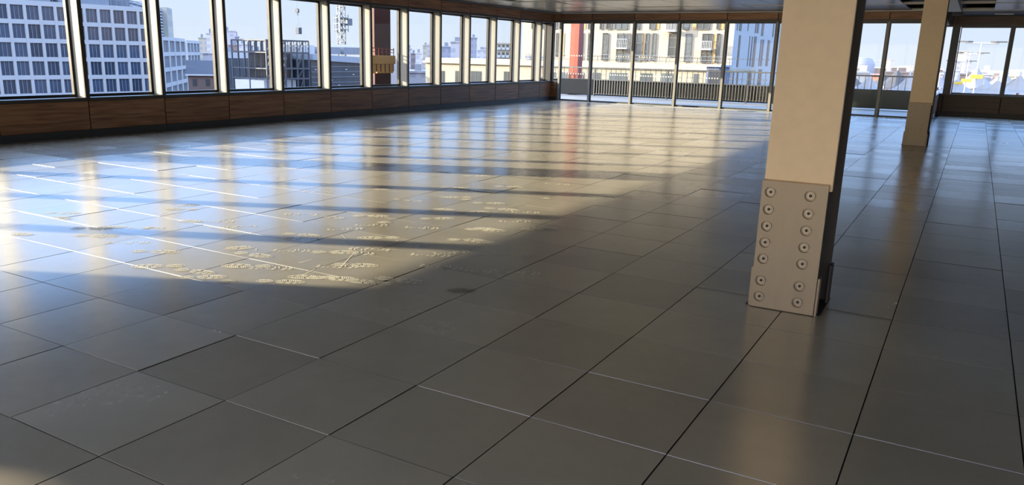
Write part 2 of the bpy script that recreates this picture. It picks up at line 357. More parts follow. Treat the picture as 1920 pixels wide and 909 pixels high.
# ------------------------------------------------------------------ left wall: panels below, windows, fascia above
JL = [6.07 + 1.5096 * k for k in range(-7, 12)]      # mullion / panel joints
yend = YF - .03
wl = struct(empty('wall_left'))
c_ = MB(); c_.box(XW - .30, XW - .02, YB - .3, yend, -.3, .60); c_.box(XW - .30, XW - .02, YB - .3, yend, HEAD + .04, 3.3)
c_.box(XW - .30, XW - .02, YB - .3, -2.99, .6, HEAD + .1); c_.done('wall_core', M['gap'], wl)
ys = [YB] + [y for y in JL if y > YB] + [yend]
p_sill = MB(); p_sill.box(XW - .34, XW + .012, YB, yend, .60, .655, .004); p_sill.done('sill_board', M['frame'], wl)
p_head = MB(); p_head.box(XW - .34, XW + .006, YB, yend, HEAD, HEAD + .05, .003); p_head.done('head_strip', M['frame'], wl)
for a, b in zip(ys[:-1], ys[1:]):
    MB().box(XW - .02, XW, a + .011, b - .011, .125, .595, .002).done('wood_panel', M['wood_y'], wl)
    MB().box(XW - .02, XW, a + .010, b - .010, HEAD + .055, CEIL, .002).done('fascia_panel', M['wood_y'], wl)
bl = struct(empty('baseboard_left'))
for a, b in zip(ys[:-1], ys[1:]): MB().box(XW - .03, XW - .006, a + .002, b - .002, 0, .118).done('skirting_board', M['kick'], bl)
wn_ = 0
def window(name): o = struct(empty(name)); return o
jw = [y for y in JL if y >= -3.0]
for k, y in enumerate(jw):
    nxt = min(jw[k + 1], y + 1.5096) if k + 1 < len(jw) else yend
    wn_ += 1; W_ = window('window_%d' % wn_)
    f = MB()
    xo0, xo1 = XW - .32, XW - .25                      # glazing line
    f.box(xo0, xo1, y + .035, nxt - .035, .655, .70); f.box(xo0, xo1, y + .035, nxt - .035, HEAD - .04, HEAD)
    f.box(xo0, xo1, y + .035, y + .075, .70, HEAD - .04); f.box(xo0, xo1, nxt - .075, nxt - .035, .70, HEAD - .04)
    f.done('window_frame', M['frame'], W_)
    MB().box(XW - .292, XW - .28, y + .07, nxt - .07, .69, HEAD - .03).done('pane', M['glass'], W_)
    g = MB(); g.box(XW - .24, XW - .035, y - .036, y + .036, .655, HEAD, .002); g.done('fin', M['fin'], W_)
    MB().box(XW - .033, XW, y - .038, y + .038, .655, HEAD, .002).done('mullion', M['frame'], W_)
    MB().box(XW - .33, XW - .243, y - .036, y + .036, .655, HEAD).done('mullion', M['frame'], W_)

# ------------------------------------------------------------------ far glazed wall
JF = [-8.10] + [-6.95 + 1.5072 * k for k in range(7)] + [XC - .02]
wf = struct(empty('wall_far'))
MB().box(XW - .3, XC + .1, YF, YF + .32, HEAD + .10, 3.3).done('wall_core', M['gap'], wf)
MB().box(XW, XC, YF - .05, YF + .12, HEAD + .03, HEAD + .09, .003).done('head_strip', M['frame'], wf)
xs = [XW] + JF
for a, b in zip(xs[:-1], xs[1:]):
    MB().box(a + .011, b - .011, YF - .03, YF - .005, HEAD + .095, CEIL, .002).done('fascia_panel', M['wood_x'], wf)
# return pier at the left corner, clad low down and glazed above
pier = struct(empty('wall_corner'))
MB().box(XW - .02, -8.17, YF - .02, YF + .25, 0, .60).done('wall_core', M['kick'], pier)
MB().box(XW + .004, -8.175, YF - .045, YF - .022, .125, .595, .002).done('wood_panel', M['wood_x'], pier)
MB().box(XW - .02, -8.17, YF - .05, YF + .25, .60, .655, .003).done('sill_board', M['frame'], pier)
MB().box(XW + .01, -8.17, YF + .05, YF + .06, .655, HEAD + .03).done('pane', M['glass'], pier)
MB().box(XW - .03, XW + .01, YF - .03, YF + .1, .655, HEAD + .03).done('mullion', M['frame'], pier)
MB().box(XW - .30, XW - .03, yend - .06, yend, .655, HEAD).done('mullion', M['frame'], pier)


def dots_mesh(x0, x1):
    b = MB(); n = int((x1 - x0 - .1) / .085)
    for zz in (.925, 1.53):
        for k in range(n):
            cx = x0 + .05 + (x1 - x0 - .1) * (k + .5) / n
            o = [(cx + .022 * math.cos(t), YF + .022, zz + .022 * math.sin(t)) for t in [2 * math.pi * q / 10 for q in range(10)]]
            i_ = [(cx + .011 * math.cos(t), YF + .022, zz + .011 * math.sin(t)) for t in [2 * math.pi * q / 10 for q in range(10)]]
            for q in range(10): b.poly([o[q], o[(q + 1) % 10], i_[(q + 1) % 10], i_[q]])
    return b
for k, (a, b) in enumerate(zip(JF[:-1], JF[1:])):
    wn_ += 1; W_ = window('window_%d' % wn_)
    f = MB(); f.box(a + .035, b - .035, YF + .01, YF + .07, 0, .045); f.box(a + .035, b - .035, YF + .01, YF + .07, HEAD - .01, HEAD + .03)
    f.box(a + .035, a + .06, YF + .01, YF + .07, .045, HEAD - .01); f.box(b - .06, b - .035, YF + .01, YF + .07, .045, HEAD - .01)
    f.done('window_frame', M['frame'], W_)
    MB().box(a + .055, b - .055, YF + .034, YF + .046, .04, HEAD).done('pane', M['glass'], W_)
    if k < 5: dots_mesh(a + .06, b - .06).done('manifestation_dots', M['dots'], W_)
    MB().box(a - .036, a + .036, YF - .05, YF + .0, 0, HEAD + .03, .003).done('mullion', M['mull'], W_)
    MB().box(a - .030, a + .034, YF + .002, YF + .12, 0, HEAD + .03).done('mullion', M['frame'], W_)
MB().box(XW, XC, YF + .0, YF + .14, -.02, .012).done('threshold', M['strip'], struct(empty('trim_1')))

gr = MB(); gr.box(-8.0, XC - .05, 22.98, 23.00, .001, .006); gr.box(-8.0, XC - .05, 23.14, 23.16, .001, .006); x = -8.0
while x < XC - .1: gr.box(x, x + .06, 23.0, 23.14, .001, .005); x += .12
gr.done('floor_grille', M['trimw'], struct(empty('trim_3')))
MB().box(-8.0, XC - .05, 23.0, 23.14, .0008, .0022).done('floor_grille_well', M['hole'], bpy.data.objects['trim_3'])
# ------------------------------------------------------------------ return and right walls
wr = struct(empty('wall_return'))
MB().box(XC - .14, XC, YF + .13, YR, -.3, .60).done('wall_core', M['plaster'], wr)
MB().box(XC - .14, XC, YF + .13, YR, HEAD + .03, 3.3).done('wall_head', M['plaster'], wr)
MB().box(XC + .002, XC + .02, YF + .13, YR - .02, .125, .595, .002).done('wood_panel', M['wood_y'], wr)
MB().box(XC + .002, XC + .02, YF + .13, YR - .02, HEAD + .05, CEIL, .002).done('fascia_panel', M['wood_y'], wr)
MB().box(XC - .15, XC + .02, YF + .06, YR, .60, .655, .003).done('sill_board', M['frame'], wr)
MB().box(XC - .08, XC - .068, YF + .15, YR - .1, .655, HEAD + .03).done('pane', M['glass'], wr)
MB().box(XC - .14, XC + .02, YF + .0, YF + .13, 0, HEAD + .1).done('corner_post', M['frame'], wr)
JR = [3.63 + 1.4955 * k for k in range(9)]
wg = struct(empty('wall_right'))
MB().box(XC - .1, XE + .3, YR + .02, YR + .30, -.3, .60).done('wall_core', M['gap'], wg)
MB().box(XC - .1, XE + .3, YR + .02, YR + .30, HEAD + .03, 3.3).done('wall_head', M['plaster'], wg)
MB().box(XC - .1, XE, YR - .012, YR + .32, .60, .655, .003).done('sill_board', M['frame'], wg)
MB().box(XC - .1, XE, YR - .006, YR + .32, HEAD, HEAD + .05, .003).done('head_strip', M['frame'], wg)
xs = [XC + .02] + JR + [XE]
for a, b in zip(xs[:-1], xs[1:]):
    if b - a < .05: continue
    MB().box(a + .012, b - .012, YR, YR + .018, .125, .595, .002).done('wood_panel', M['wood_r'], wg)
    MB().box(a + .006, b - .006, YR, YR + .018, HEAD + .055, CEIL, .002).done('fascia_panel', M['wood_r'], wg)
MB().box(XC + .02, XE, YR + .004, YR + .018, 0, .118).done('skirting_board', M['kick'], struct(empty('baseboard_right')))
for k, a in enumerate(JR):
    b = JR[k + 1] if k + 1 < len(JR) else XE
    wn_ += 1; W_ = window('window_%d' % wn_)
    a0 = a + (.15 if k == 0 else 0)
    f = MB(); y0, y1 = YR + .14, YR + .2
    f.box(a0 + .035, b - .035, y0, y1, .655, .69); f.box(a0 + .035, b - .035, y0, y1, HEAD - .03, HEAD)
    f.box(a0 + .035, a0 + .06, y0, y1, .69, HEAD - .03); f.box(b - .06, b - .035, y0, y1, .69, HEAD - .03)
    f.done('window_frame', M['frame'], W_)
    MB().box(a0 + .055, b - .055, YR + .165, YR + .177, .68, HEAD - .02).done('pane', M['glass'], W_)
    if k == 0: MB().box(3.60, 3.80, YR - .03, YR + .25, .655, HEAD, .004).done('corner_post', M['frame'], W_)
    else:
        MB().box(a - .04, a + .04, YR, YR + .13, .655, HEAD, .003).done('mullion', M['frame'], W_)
# behind and to the right of the camera
wb = struct(empty('wall_back'))
MB().box(XW - .3, XE + .3, YB - .3, YB, -.3, .10).done('wall_core', M['plaster'], wb)
MB().box(XW - .3, XE + .3, YB - .3, YB, HEAD, 3.3).done('wall_head', M['plaster'], wb)
for k in range(17):
    MB().box(XW + 1.5 * k - .04, XW + 1.5 * k + .04, YB - .25, YB, .10, HEAD).done('mullion', M['frame'], wb)
ws = struct(empty('wall_side'))
MB().box(XE, XE + .3, YB, YR, -.3, 3.3).done('wall_core', M['plaster'], ws)

# ------------------------------------------------------------------ ceiling
ce = struct(empty('ceiling'))
MB().box(XW - .35, XE + .35, YB - .35, YR + .35, 3.12, 3.32).done('ceiling_slab', M['ceil_dk'], ce)

yb_ = [23.20 - 2.72 * k for k in range(12)]
def raft(x0, x1, y0, y1):
    r = MB().box(x0 + .004, x1 - .004, y0, y1, CEIL + .012, CEIL + .045, .002).done('ceiling_tray', M['ceil'], ce, origin=((x0 + x1) / 2, (y0 + y1) / 2, CEIL + .03))
    r.rotation_euler = (random.gauss(0, .003), random.gauss(0, .006), 0)
beams = (3.40, 3.80)
for k in range(len(yb_) - 1):
    y1 = yb_[k] - .10; y0 = yb_[k + 1] + .10
    if y1 < YB: break
    y0 = max(y0, YB + .02)
    x = XW + .52
    n_ = 0
    while x < 3.3:
        w_ = .75
        x1 = min(x + w_, 3.36)
        if not (2.55 < x and k < 3): raft(x, x1, y0, y1)
        x += w_
    x = 4.55 if k < 3 else 3.9
    while x < XE - .3: raft(x, min(x + .75, XE - .1), y0, y1); x += .75
for k in range(len(yb_)):
    y = yb_[k]
    if y < YB + .2: break
    MB().box(XW + .2, 3.36, y - .055, y - .03, CEIL, CEIL + .06).done('tray_carrier', M['trimw'], ce)
    MB().box(3.84, XE - .05, y - .055, y - .03, CEIL, CEIL + .06).done('tray_carrier', M['trimw'], ce)
MB().box(XW, 3.36, YF - .30, YF - .03, CEIL - .002, CEIL + .10).done('ceiling_margin', M['ceil_dk'], ce)
MB().box(XW, XW + .50, YB, YF - .3, CEIL - .002, CEIL + .10).done('ceiling_margin', M['ceil_dk'], ce)
MB().box(XW, XC, YF - .33, YF - .31, CEIL - .004, CEIL + .03).done('tray_carrier', M['trimw'], ce)
MB().box(3.84, XE, YR - 2.6, YR - 2.57, CEIL - .004, CEIL + .03).done('tray_carrier', M['trimw'], ce)
MB().box(3.84, XE, YR - 2.5, YR, CEIL, CEIL + .10).done('ceiling_margin', M['ceil_dk'], ce)
MB().box(3.38, 3.82, YB, YF - .34, CEIL - .03, 3.12, .004).done('beam_casing', M['beam'], struct(empty('trim_2')))
for x0, lb in ((-6.6, 'slim white linear light set in the ceiling beside the left window wall'), (4.82, 'slim white linear light set in the ceiling near the right window wall')):
    lt = empty('linear_light', (x0, 17.0 if x0 < 0 else 24.7, CEIL - .016)); tag(lt, lb, 'ceiling light')
    sx_, sy_ = (.17, .45) if x0 < 0 else (.22, .05)
    MB().box(-sx_, sx_, -sy_, sy_, -.012, .012, .002).done('light_housing', M['trimw'], lt)
    MB().box(-sx_ + .015, sx_ - .015, -sy_ + .015, sy_ - .015, -.016, -.0125).done('diffuser', M['dots'], lt)

# ------------------------------------------------------------------ steel columns
def disc(b, cx, y, cz, r, y1, n=20, mi=0):
    A = [b.bm.verts.new((cx + r * math.cos(2 * math.pi * k / n), y, cz + r * math.sin(2 * math.pi * k / n))) for k in range(n)]
    B_ = [b.bm.verts.new((v.co.x, y1, v.co.z)) for v in A]
    b.bm.faces.new(A).material_index = mi; b.bm.faces.new(B_[::-1]).material_index = mi
    for k in range(n): b.bm.faces.new((A[k], B_[k], B_[(k + 1) % n], A[(k + 1) % n])).material_index = mi
ZB = [.729, .623, .520, .417, .314, .175, .072]
def holed_plate(x0, x1, y0, y1, z0, z1, holes, r, n=20):
    """plate whose front face has counterbores; one cell of the front grid per hole"""
    b = MB(); hs = .048; bm = b.bm
    xs_ = sorted({x0, x1, *[h[0] - hs for h in holes], *[h[0] + hs for h in holes]})
    zs_ = sorted({z0, z1, *[h[1] - hs for h in holes], *[h[1] + hs for h in holes]})
    vd = {}
    def V(x, y, z):
        k = (round(x, 5), round(y, 5), round(z, 5))
        if k not in vd: vd[k] = bm.verts.new((x, y, z))
        return vd[k]
    for i in range(len(xs_) - 1):
        for j in range(len(zs_) - 1):
            a, c, d, e_ = xs_[i], xs_[i + 1], zs_[j], zs_[j + 1]
            hh = [h for h in holes if abs((a + c) / 2 - h[0]) < .003 and abs((d + e_) / 2 - h[1]) < .003]
            if not hh: bm.faces.new((V(a, y0, d), V(c, y0, d), V(c, y0, e_), V(a, y0, e_))); continue
            hx, hz = hh[0]; C4 = [V(c, y0, e_), V(a, y0, e_), V(a, y0, d), V(c, y0, d)]
            ring = [bm.verts.new((hx + r * math.cos(2 * math.pi * k / n), y0, hz + r * math.sin(2 * math.pi * k / n))) for k in range(n)]
            bk = [bm.verts.new((v.co.x, y1 - .004, v.co.z)) for v in ring]; q = n // 4; off = n // 8
            for s_ in range(4):
                seg = [(off + s_ * q + t) % n for t in range(q + 1)]
                seg = [(off + (s_) * q + t) % n for t in range(q + 1)]
                bm.faces.new([C4[s_], C4[(s_ + 1) % 4]] + [ring[t] for t in reversed(seg)])
            for k in range(n): bm.faces.new((ring[k], ring[(k + 1) % n], bk[(k + 1) % n], bk[k]))
            bm.faces.new(bk)
    o = [(x0, z0), (x1, z0), (x1, z1), (x0, z1)]
    bk4 = [V(x, y1, z) for x, z in o]; bm.faces.new(bk4[::-1])
    def edge_pts(k):
        if k == 0: return [V(x, y0, z0) for x in xs_]
        if k == 1: return [V(x1, y0, z) for z in zs_]
        if k == 2: return [V(x, y0, z1) for x in reversed(xs_)]
        return [V(x0, y0, z) for z in reversed(zs_)]
    for k in range(4): bm.faces.new(list(reversed(edge_pts(k))) + [bk4[k], bk4[(k + 1) % 4]])
    return b
def column(x0, y0, label):
    """welded H column: front and rear flanges, web, bolted base splice plate"""
    t = empty('steel_column', (x0 + .19, y0 + .22, 0)); tag(t, label, 'column', 'bolted steel columns in a row')
    K = lambda b, n, mm, **k: keep(b.done(n, mm, **k), t)
    yf = y0 + .022
    K(MB().box(x0 + .004, x0 + .392, yf + .008, yf + .038, .76, 3.10, .004), 'front_flange', M['steel'])
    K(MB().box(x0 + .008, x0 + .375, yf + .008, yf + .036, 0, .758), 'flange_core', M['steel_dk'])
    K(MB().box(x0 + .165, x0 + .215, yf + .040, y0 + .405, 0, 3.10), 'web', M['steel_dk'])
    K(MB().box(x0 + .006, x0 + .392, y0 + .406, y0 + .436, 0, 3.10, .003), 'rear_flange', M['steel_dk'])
    holes = [(x0 + .053, z) for z in ZB] + [(x0 + .281, z) for z in ZB]
    K(holed_plate(x0, x0 + .376, y0, yf, .004, .797, holes, .034), 'splice_plate', M['plate'])
    lg = MB(); lg.poly([(x0, y0, .797), (x0 + .376, y0, .797), (x0 + .376, yf + .008, .803), (x0, yf + .008, .803)])
    lg.poly([(x0, y0, .797), (x0, yf + .008, .803), (x0, yf + .008, .790)]); K(lg, 'weld_ledge', M['steel'])
    first = None
    for hx, hz in holes:
        if first is None:
            b = MB(); disc(b, 0, .010, 0, .0235, .0175); disc(b, 0, .004, 0, .0155, .0099, n=6)
            o = b.done('bolt', M['bolt'], origin=None); o.parent = t; o.location = (hx - t.location.x, y0 - t.location.y, hz); first = o
            b = MB(); disc(b, 0, .0015, 0, .0085, .0039, n=12); s_ = b.done('bolt_socket', M['hole'], o); sock = s_
        else:
            o = first.copy(); COL.objects.link(o); o.location = (hx - t.location.x, y0 - t.location.y, hz)
            s2 = sock.copy(); COL.objects.link(s2); s2.parent = o
            o.rotation_euler = (0, random.uniform(0, 1), 0)
    K(MB().box(x0 - .016, x0 - .002, yf + .004, yf + .06, 0, .25, .002), 'base_cleat', M['plate'])
    K(MB().box(x0 + .378, x0 + .392, yf - .012, yf + .05, 0, .235, .002), 'base_cleat', M['plate'])
    K(MB().box(x0 + .394, x0 + .408, y0 + .34, y0 + .44, 0, .25, .002), 'base_cleat', M['steel_dk'])
    K(MB().box(x0 - .03, x0 + .41, y0 + .03, y0 + .47, 0, .004), 'base_shim', M['hole'])
    return t
column(3.405, 2.774, 'near beige steel column with two rows of bolts at its base')
column(3.400, 14.912, 'far slimmer looking beige steel column standing before the right end of the glazing')

# ------------------------------------------------------------------ terrace
tf = struct(empty('terrace_floor'))
MB().box(-12.5, XC - .15, YF + .14, 28.9, -.35, -.03).done('terrace_paving', M['deck'], tf)
MB().box(-12.5, XC - .15, YF + .14, YF + 1.3, -.03, -.022).done('drain_grating', M['strip'], tf)
YT = 28.1
rl = empty('terrace_railing', (-4, YT, -.03)); tag(rl, 'grey slatted metal railing along the outer edge of the terrace', 'railing')
xa, xb = -11.2, 3.2
K = lambda b, n, mm: keep(b.done(n, mm), rl)
K(MB().box(xa, xb, YT - .03, YT + .03, 1.06, 1.11, .004), 'top_rail', M['rail'])
K(MB().box(xa, xb, YT - .02, YT + .02, .60, .64), 'middle_rail', M['rail'])
K(MB().box(xa, xb, YT - .02, YT + .02, .05, .09), 'bottom_rail', M['rail'])
K(MB().box(xa, xb, YT + .10, YT + .12, .0, .62), 'backing_sheet', noisy('dark backing sheet', (.025, .028, .03), .1, 3, .9, spec=.1))
K(MB().box(-10.2, -8.75, YT - .045, YT - .03, .03, .63), 'solid_panel', noisy('charcoal panel', (.02, .023, .027), .1, 3, .9, spec=.1))
K(MB().box(.55, xb, YT - .045, YT - .03, .03, .63), 'solid_panel', noisy('dark green panel', (.022, .03, .024), .1, 3, .9, spec=.1))
b0 = None; x = xa + .1; n_ = 0
while x < xb:
    if b0 is None: b0 = K(MB().box(x - .009, x + .009, YT - .012, YT + .012, .64, 1.06), 'baluster', M['rail']); xb0 = x
    else: o = cp(b0); o.location = b0.location + Vector((x - xb0, 0, 0))
    x += .205
sp_ = MB(); x = -8.7
while x < .5: sp_.box(x - .011, x + .011, YT - .05, YT - .022, .06, .62); x += .11
K(sp_, 'slat_screen', noisy('pale galvanised slats', (.16, .155, .14), .05, 8, .55))
for x in (-11.2, -8.72, -5.7, -2.7, .5, 3.2): K(MB().box(x - .025, x + .025, YT - .03, YT + .05, -.03, 1.06), 'post', M['rail'])

# red external steel
def red(x0, x1, y0, y1, label, z1=14, mm='red'):
    t = empty('red_steel_column', ((x0 + x1) / 2, (y0 + y1) / 2, -28)); tag(t, label, 'column', 'red steel columns outside the building')
    keep(MB().box(x0, x1, y0, y1, -28, z1).done('shaft', M[mm]), t); return t
red(-10.1, -9.72, 28.6, 29.05, 'red steel column standing behind the terrace railing')
r1 = red(-9.44, -9.30, 14.88, 15.57, 'dark red steel column close outside the left windows', mm='red_dk')
red(-9.44, -9.30, 2.70, 3.35, 'red steel column close outside the left windows, out of frame')
bx = empty('plywood_hoarding', (-9.5, 15.2, .9)); tag(bx, 'yellow plywood box with slatted lower half in front of the dark red column', 'hoarding')
pb = onX(707, 100, -9.25)
keep(MB().box(-9.26, -9.16, 14.58, 15.60, 1.20, 1.42, .004).done('fascia_board', M['timber']), bx)
for k in range(5):
    y = 14.66 + k * .185; keep(MB().box(-9.24, -9.19, y, y + .135, .96, 1.195, .003).done('slat', M['timber']), bx)
keep(MB().box(-9.23, -9.20, 14.60, 15.58, 1.0, 1.2).done('backing', M['red_dk']), bx)
rg = MB()
for k in range(7): rg.bar((-9.21, 14.62 + k * .16, 1.42), (-9.21, 14.62 + k * .16, 1.62), .015)
rg.bar((-9.21, 14.6, 1.61), (-9.21, 15.6, 1.57), .02); rg.bar((-9.21, 14.6, 1.52), (-9.21, 15.6, 1.50), .014)
keep(rg.done('red_guardrail', M['red']), bx)

# ------------------------------------------------------------------ the town outside, seen from some storeys up
GZ = -28.0
MX = dict(
    ground=noisy('hazy town ground', (.05, .042, .046), .2, .02, .9),
    grid=noisy('pale concrete frame', (.37, .355, .345), .05, .3, .6),
    ofg=noisy('office glass', (0.038, 0.055, 0.087), .35, .25, .2, rnd=.35),
    steelgrey=noisy('grey metal cladding', (0.161, 0.181, 0.211), .1, .5, .5),
    slate=noisy('blue slate roof', (0.042, 0.048, 0.063), .15, .6, .7),
    brick=coursed('brown brick', (0.118, 0.080, 0.071), (0.084, 0.063, 0.059), .6, .2),
    dark=noisy('dark opening', (0.021, 0.025, 0.032), .2, .5, .3),
    frame_st=noisy('primed steelwork', (0.042, 0.050, 0.067), .1, 1, .6),
    pale=noisy('pale sheeting', (0.390, 0.404, 0.416), .1, .6, .7),
    bluec=noisy('dark blue curtain wall', (0.029, 0.042, 0.063), .15, .4, .3),
    band=noisy('blue grey band', (0.092, 0.113, 0.143), .1, .4, .4),
    lband=noisy('light blue canopy band', (0.211, 0.259, 0.329), .1, .3, .5),
    crane=noisy('crane lattice paint', (0.126, 0.134, 0.143), .1, 2, .5),
    cream=coursed('cream stone courses', (0.326, 0.281, 0.202), (0.248, 0.208, 0.143), 4.0, .62, .05),
    creamp=noisy('cream render', (0.327, 0.283, 0.209), .05, .3, .8),
    yellow=noisy('ochre panel', (0.376, 0.229, 0.080), .06, .5, .6),
    gwin=noisy('apartment window', (0.042, 0.055, 0.063), .5, .35, .15, rnd=.4),
    wframe=noisy('window frame grey', (0.084, 0.084, 0.080), .1, 1, .5),
    white=noisy('white painted metal', (0.390, 0.390, 0.378), .05, 1, .5),
    bluef=coursed('shade-toned end wall brick', (.35, .345, .335), (.30, .295, .29), .9, .3, .04),  # shaded end of the cream building, cooler tone put into the colour
    hz1=facade('pale tower block', (.44, .42, .42), (.34, .33, .35)), hz2=facade('mauve tower block', (.40, .37, .38), (.30, .29, .31)),  # distance haze put into the pale hz wall and window colours
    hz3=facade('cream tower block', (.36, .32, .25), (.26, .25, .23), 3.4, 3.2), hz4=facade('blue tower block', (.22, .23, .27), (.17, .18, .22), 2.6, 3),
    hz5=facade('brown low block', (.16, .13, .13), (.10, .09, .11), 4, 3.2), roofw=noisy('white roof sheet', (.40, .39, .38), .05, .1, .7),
    annex=noisy('slate blue render', (.09, .11, .17), .05, .5, .7),
    mauve=noisy('mauve brick blocks', (.10, .085, .09), .25, .06, .9),
    tent=noisy('white tensile fabric', (.23, .225, .22), .06, .3, .7), tent_d=noisy('shade-toned tensile fabric', (.045, .048, .055), .06, .3, .7),  # second fabric is a dark copy of the white, for canopies in shade
    sign=noisy('yellow sign panel', (0.423, 0.305, 0.035), .05, .5, .5), terra=noisy('terracotta render', (0.327, 0.152, 0.095), .08, .4, .8),
)
g_ = MB().box(-2600, 1500, -400, 4200, GZ - 1, GZ).done('ground_outside', MX['ground']); struct(g_)

def block(px0, px1, yt, D, depth, mat, label, cat='building', group=None, roof=None, z0=GZ, name='building', windows=None, ybase=None, topbox=None):
    """a block whose front spans two pixel columns at the given distance, standing on the ground"""
    a = atD(px0, yt, D); b = atD(px1, yt, D); z1 = (a.z + b.z) / 2
    a = Vector((a.x, a.y, 0)); b = Vector((b.x, b.y, 0)); ux = (b - a); W = ux.length; ux.normalize(); uy = Vector((-ux.y, ux.x, 0))
    if uy.dot(a - Vector((CAM.x, CAM.y, 0))) < 0: uy = -uy
    t = empty(name, (a.x, a.y, z0)); tag(t, label, cat, group); ang = math.atan2(ux.y, ux.x); t.rotation_euler = (0, 0, ang)
    yy = 1 if uy.dot(Vector((-ux.y, ux.x, 0))) > 0 else -1
    MB().box(0, W, 0, yy * depth, 0, z1 - z0).done('walls', mat, t)
    MB().box(-.3, W + .3, -.3 * yy, yy * (depth + .3), z1 - z0, z1 - z0 + .5).done('roof', roof or mat, t)
    if topbox: MB().box(W * topbox[0], W * topbox[1], yy * depth * .2, yy * depth * .8, z1 - z0 + .5, z1 - z0 + topbox[2]).done('roof_plant', MX['steelgrey'], t)
    return t, W, z1 - z0, yy

# --- grid-fronted office block through the first windows
def gridded(P0, P1, zt, nb, rows, pitch, label, deep=14, frac=.30, top2=True, mull=3, name='office_building', fb=.28):
    a = Vector((P0.x, P0.y, 0)); b = Vector((P1.x, P1.y, 0)); ux = b - a; W = ux.length; ux.normalize()
    t = empty(name, (a.x, a.y, GZ)); tag(t, label, 'building'); t.rotation_euler = (0, 0, math.atan2(ux.y, ux.x)); H_ = zt - GZ
    s = 1
    MB().box(0, W, .5 * s, deep * s, 0, H_ - .2).done('core_walls', MX['ofg'], t)
    MB().box(-.2, W + .2, -.1 * s, deep * s, H_ - .9, H_).done('parapet', MX['grid'], t)
    bw = W / nb; fr = MB()
    for k in range(nb + 1):
        x = k * bw; fr.box(x - bw * frac / 2, x + bw * frac / 2, -.15 * s, .5 * s, 0, H_ - .9)
    for r in range(rows + 4):
        z = H_ - .9 - (r + 1) * pitch
        if z < .5: break
        fr.box(0, W, -.1 * s, .5 * s, z, z + pitch * fb)
    fr.done('facade_frame', MX['grid'], t)
    first = None
    for r in range(rows):
        z = H_ - .9 - (r + 1) * pitch + pitch * fb; h = pitch * (1 - fb) if r else pitch * (1 - fb)
        for k in range(nb):
            x = k * bw + bw * frac / 2; wv = bw * (1 - frac)
            if first is None:
                w_ = MB(); w_.box(0, wv, .22 * s, .3 * s, 0, h, mi=0)
                for q in range(1, mull + 1): w_.box(wv * q / (mull + 1) - .05, wv * q / (mull + 1) + .05, .12 * s, .2 * s, 0, h, mi=1)
                first = w_.done('window', [MX['ofg'], MX['steelgrey'] if mull < 4 else MX['grid']], t); first.location = (x, 0, z); o = first
            else: o = first.copy(); COL.objects.link(o); o.location = (x, 0, z)
    return t, W, H_
A0, A1 = atD(-48, 8, 176), atD(281, 17, 190)
t, W, H_ = gridded(A0, A1, 9.6, 12, 7, 3.42, 'long pale grid-fronted office block filling the first two windows', deep=12, mull=2, frac=.19, fb=.24)
MB().box(W * .50, W * .80, 4, 18, H_, H_ + 8).done('roof_plant', MX['steelgrey'], t)
MB().box(0, W * .45, 4, 20, H_, H_ + 5.5).done('roof_plant', MX['steelgrey'], t)
rl_ = MB()
for k in range(30): rl_.bar((W * k / 29, .5, H_), (W * k / 29, .5, H_ + 1.1), .08)
rl_.bar((0, .5, H_ + 1.1), (W, .5, H_ + 1.1), .08); rl_.done('roof_railing', MX['steelgrey'], t)
B0, B1, B2 = atD(290, 72, 212), atD(346, 76, 262), atD(373, 79, 305)
t, W, H_ = gridded(B0, B1, 4.2, 5, 7, 3.9, 'pale office wing with narrow slot windows in the third window', deep=8, frac=.2, mull=4, fb=.26)
MB().box(W * -.2, W * .62, 3, 16, H_, H_ + 7.5).done('roof_storey', MX['steelgrey'], t)
lv = MB()
for k in range(9): lv.box(W * -.2, W * .62, 2.7, 3.0, H_ + .5 + k * .8, H_ + .8 + k * .8)
lv.done('louvres', MX['pale'], t)
MB().box(W * .62, W * .80, 1.5, 14, H_, H_ + 8.0).done('stair_tower', MX['hz3'], t)
t, W, H_ = gridded(atD(349.5, 76, 285), B2, 4.0, 4, 7, 3.9, 'far end wing of the slot-windowed office block, receding to a corner', deep=8, frac=.2, mull=4, fb=.26)

# --- brick warehouse with hipped slate roof
a = atD(352, 141, 190); b = atD(478, 141, 190); a.z = b.z = 0; ux = (b - a); W = ux.length; ux.normalize()
t = empty('warehouse', (a.x, a.y, GZ)); tag(t, 'long low brown brick warehouse with hipped slate roof beyond the fourth window', 'building'); t.rotation_euler = (0, 0, math.atan2(ux.y, ux.x))
ez = atD(420, 141, 190).z - GZ
MB().box(0, W, 0, 14, 0, ez).done('walls', MX['brick'], t)
rf = MB(); c = [(-.4, -.5, ez), (W + .4, -.5, ez), (W + .4, 14.5, ez), (-.4, 14.5, ez)]; r0, r1 = (-.4, 7, ez + 3.0), (W - 6, 7, ez + 3.0)
rf.poly([c[0], c[1], r1, r0]); rf.poly([c[1], c[2], r1]); rf.poly([c[2], c[3], r0, r1]); rf.poly([c[3], c[0], r0]); rf.poly(c[::-1]); rf.done('roof', MX['slate'], t)
MB().box(-.5, W + .5, -.6, -.35, ez - .15, ez + .15).done('gutter', MX['pale'], t)
for k, x in enumerate((.9, 3.6, 6.2, 8.9, 10.8)):
    MB().box(x, x + .9, -.06, .02, ez - 2.4, ez - .9).done('window', MX['dark'], t)
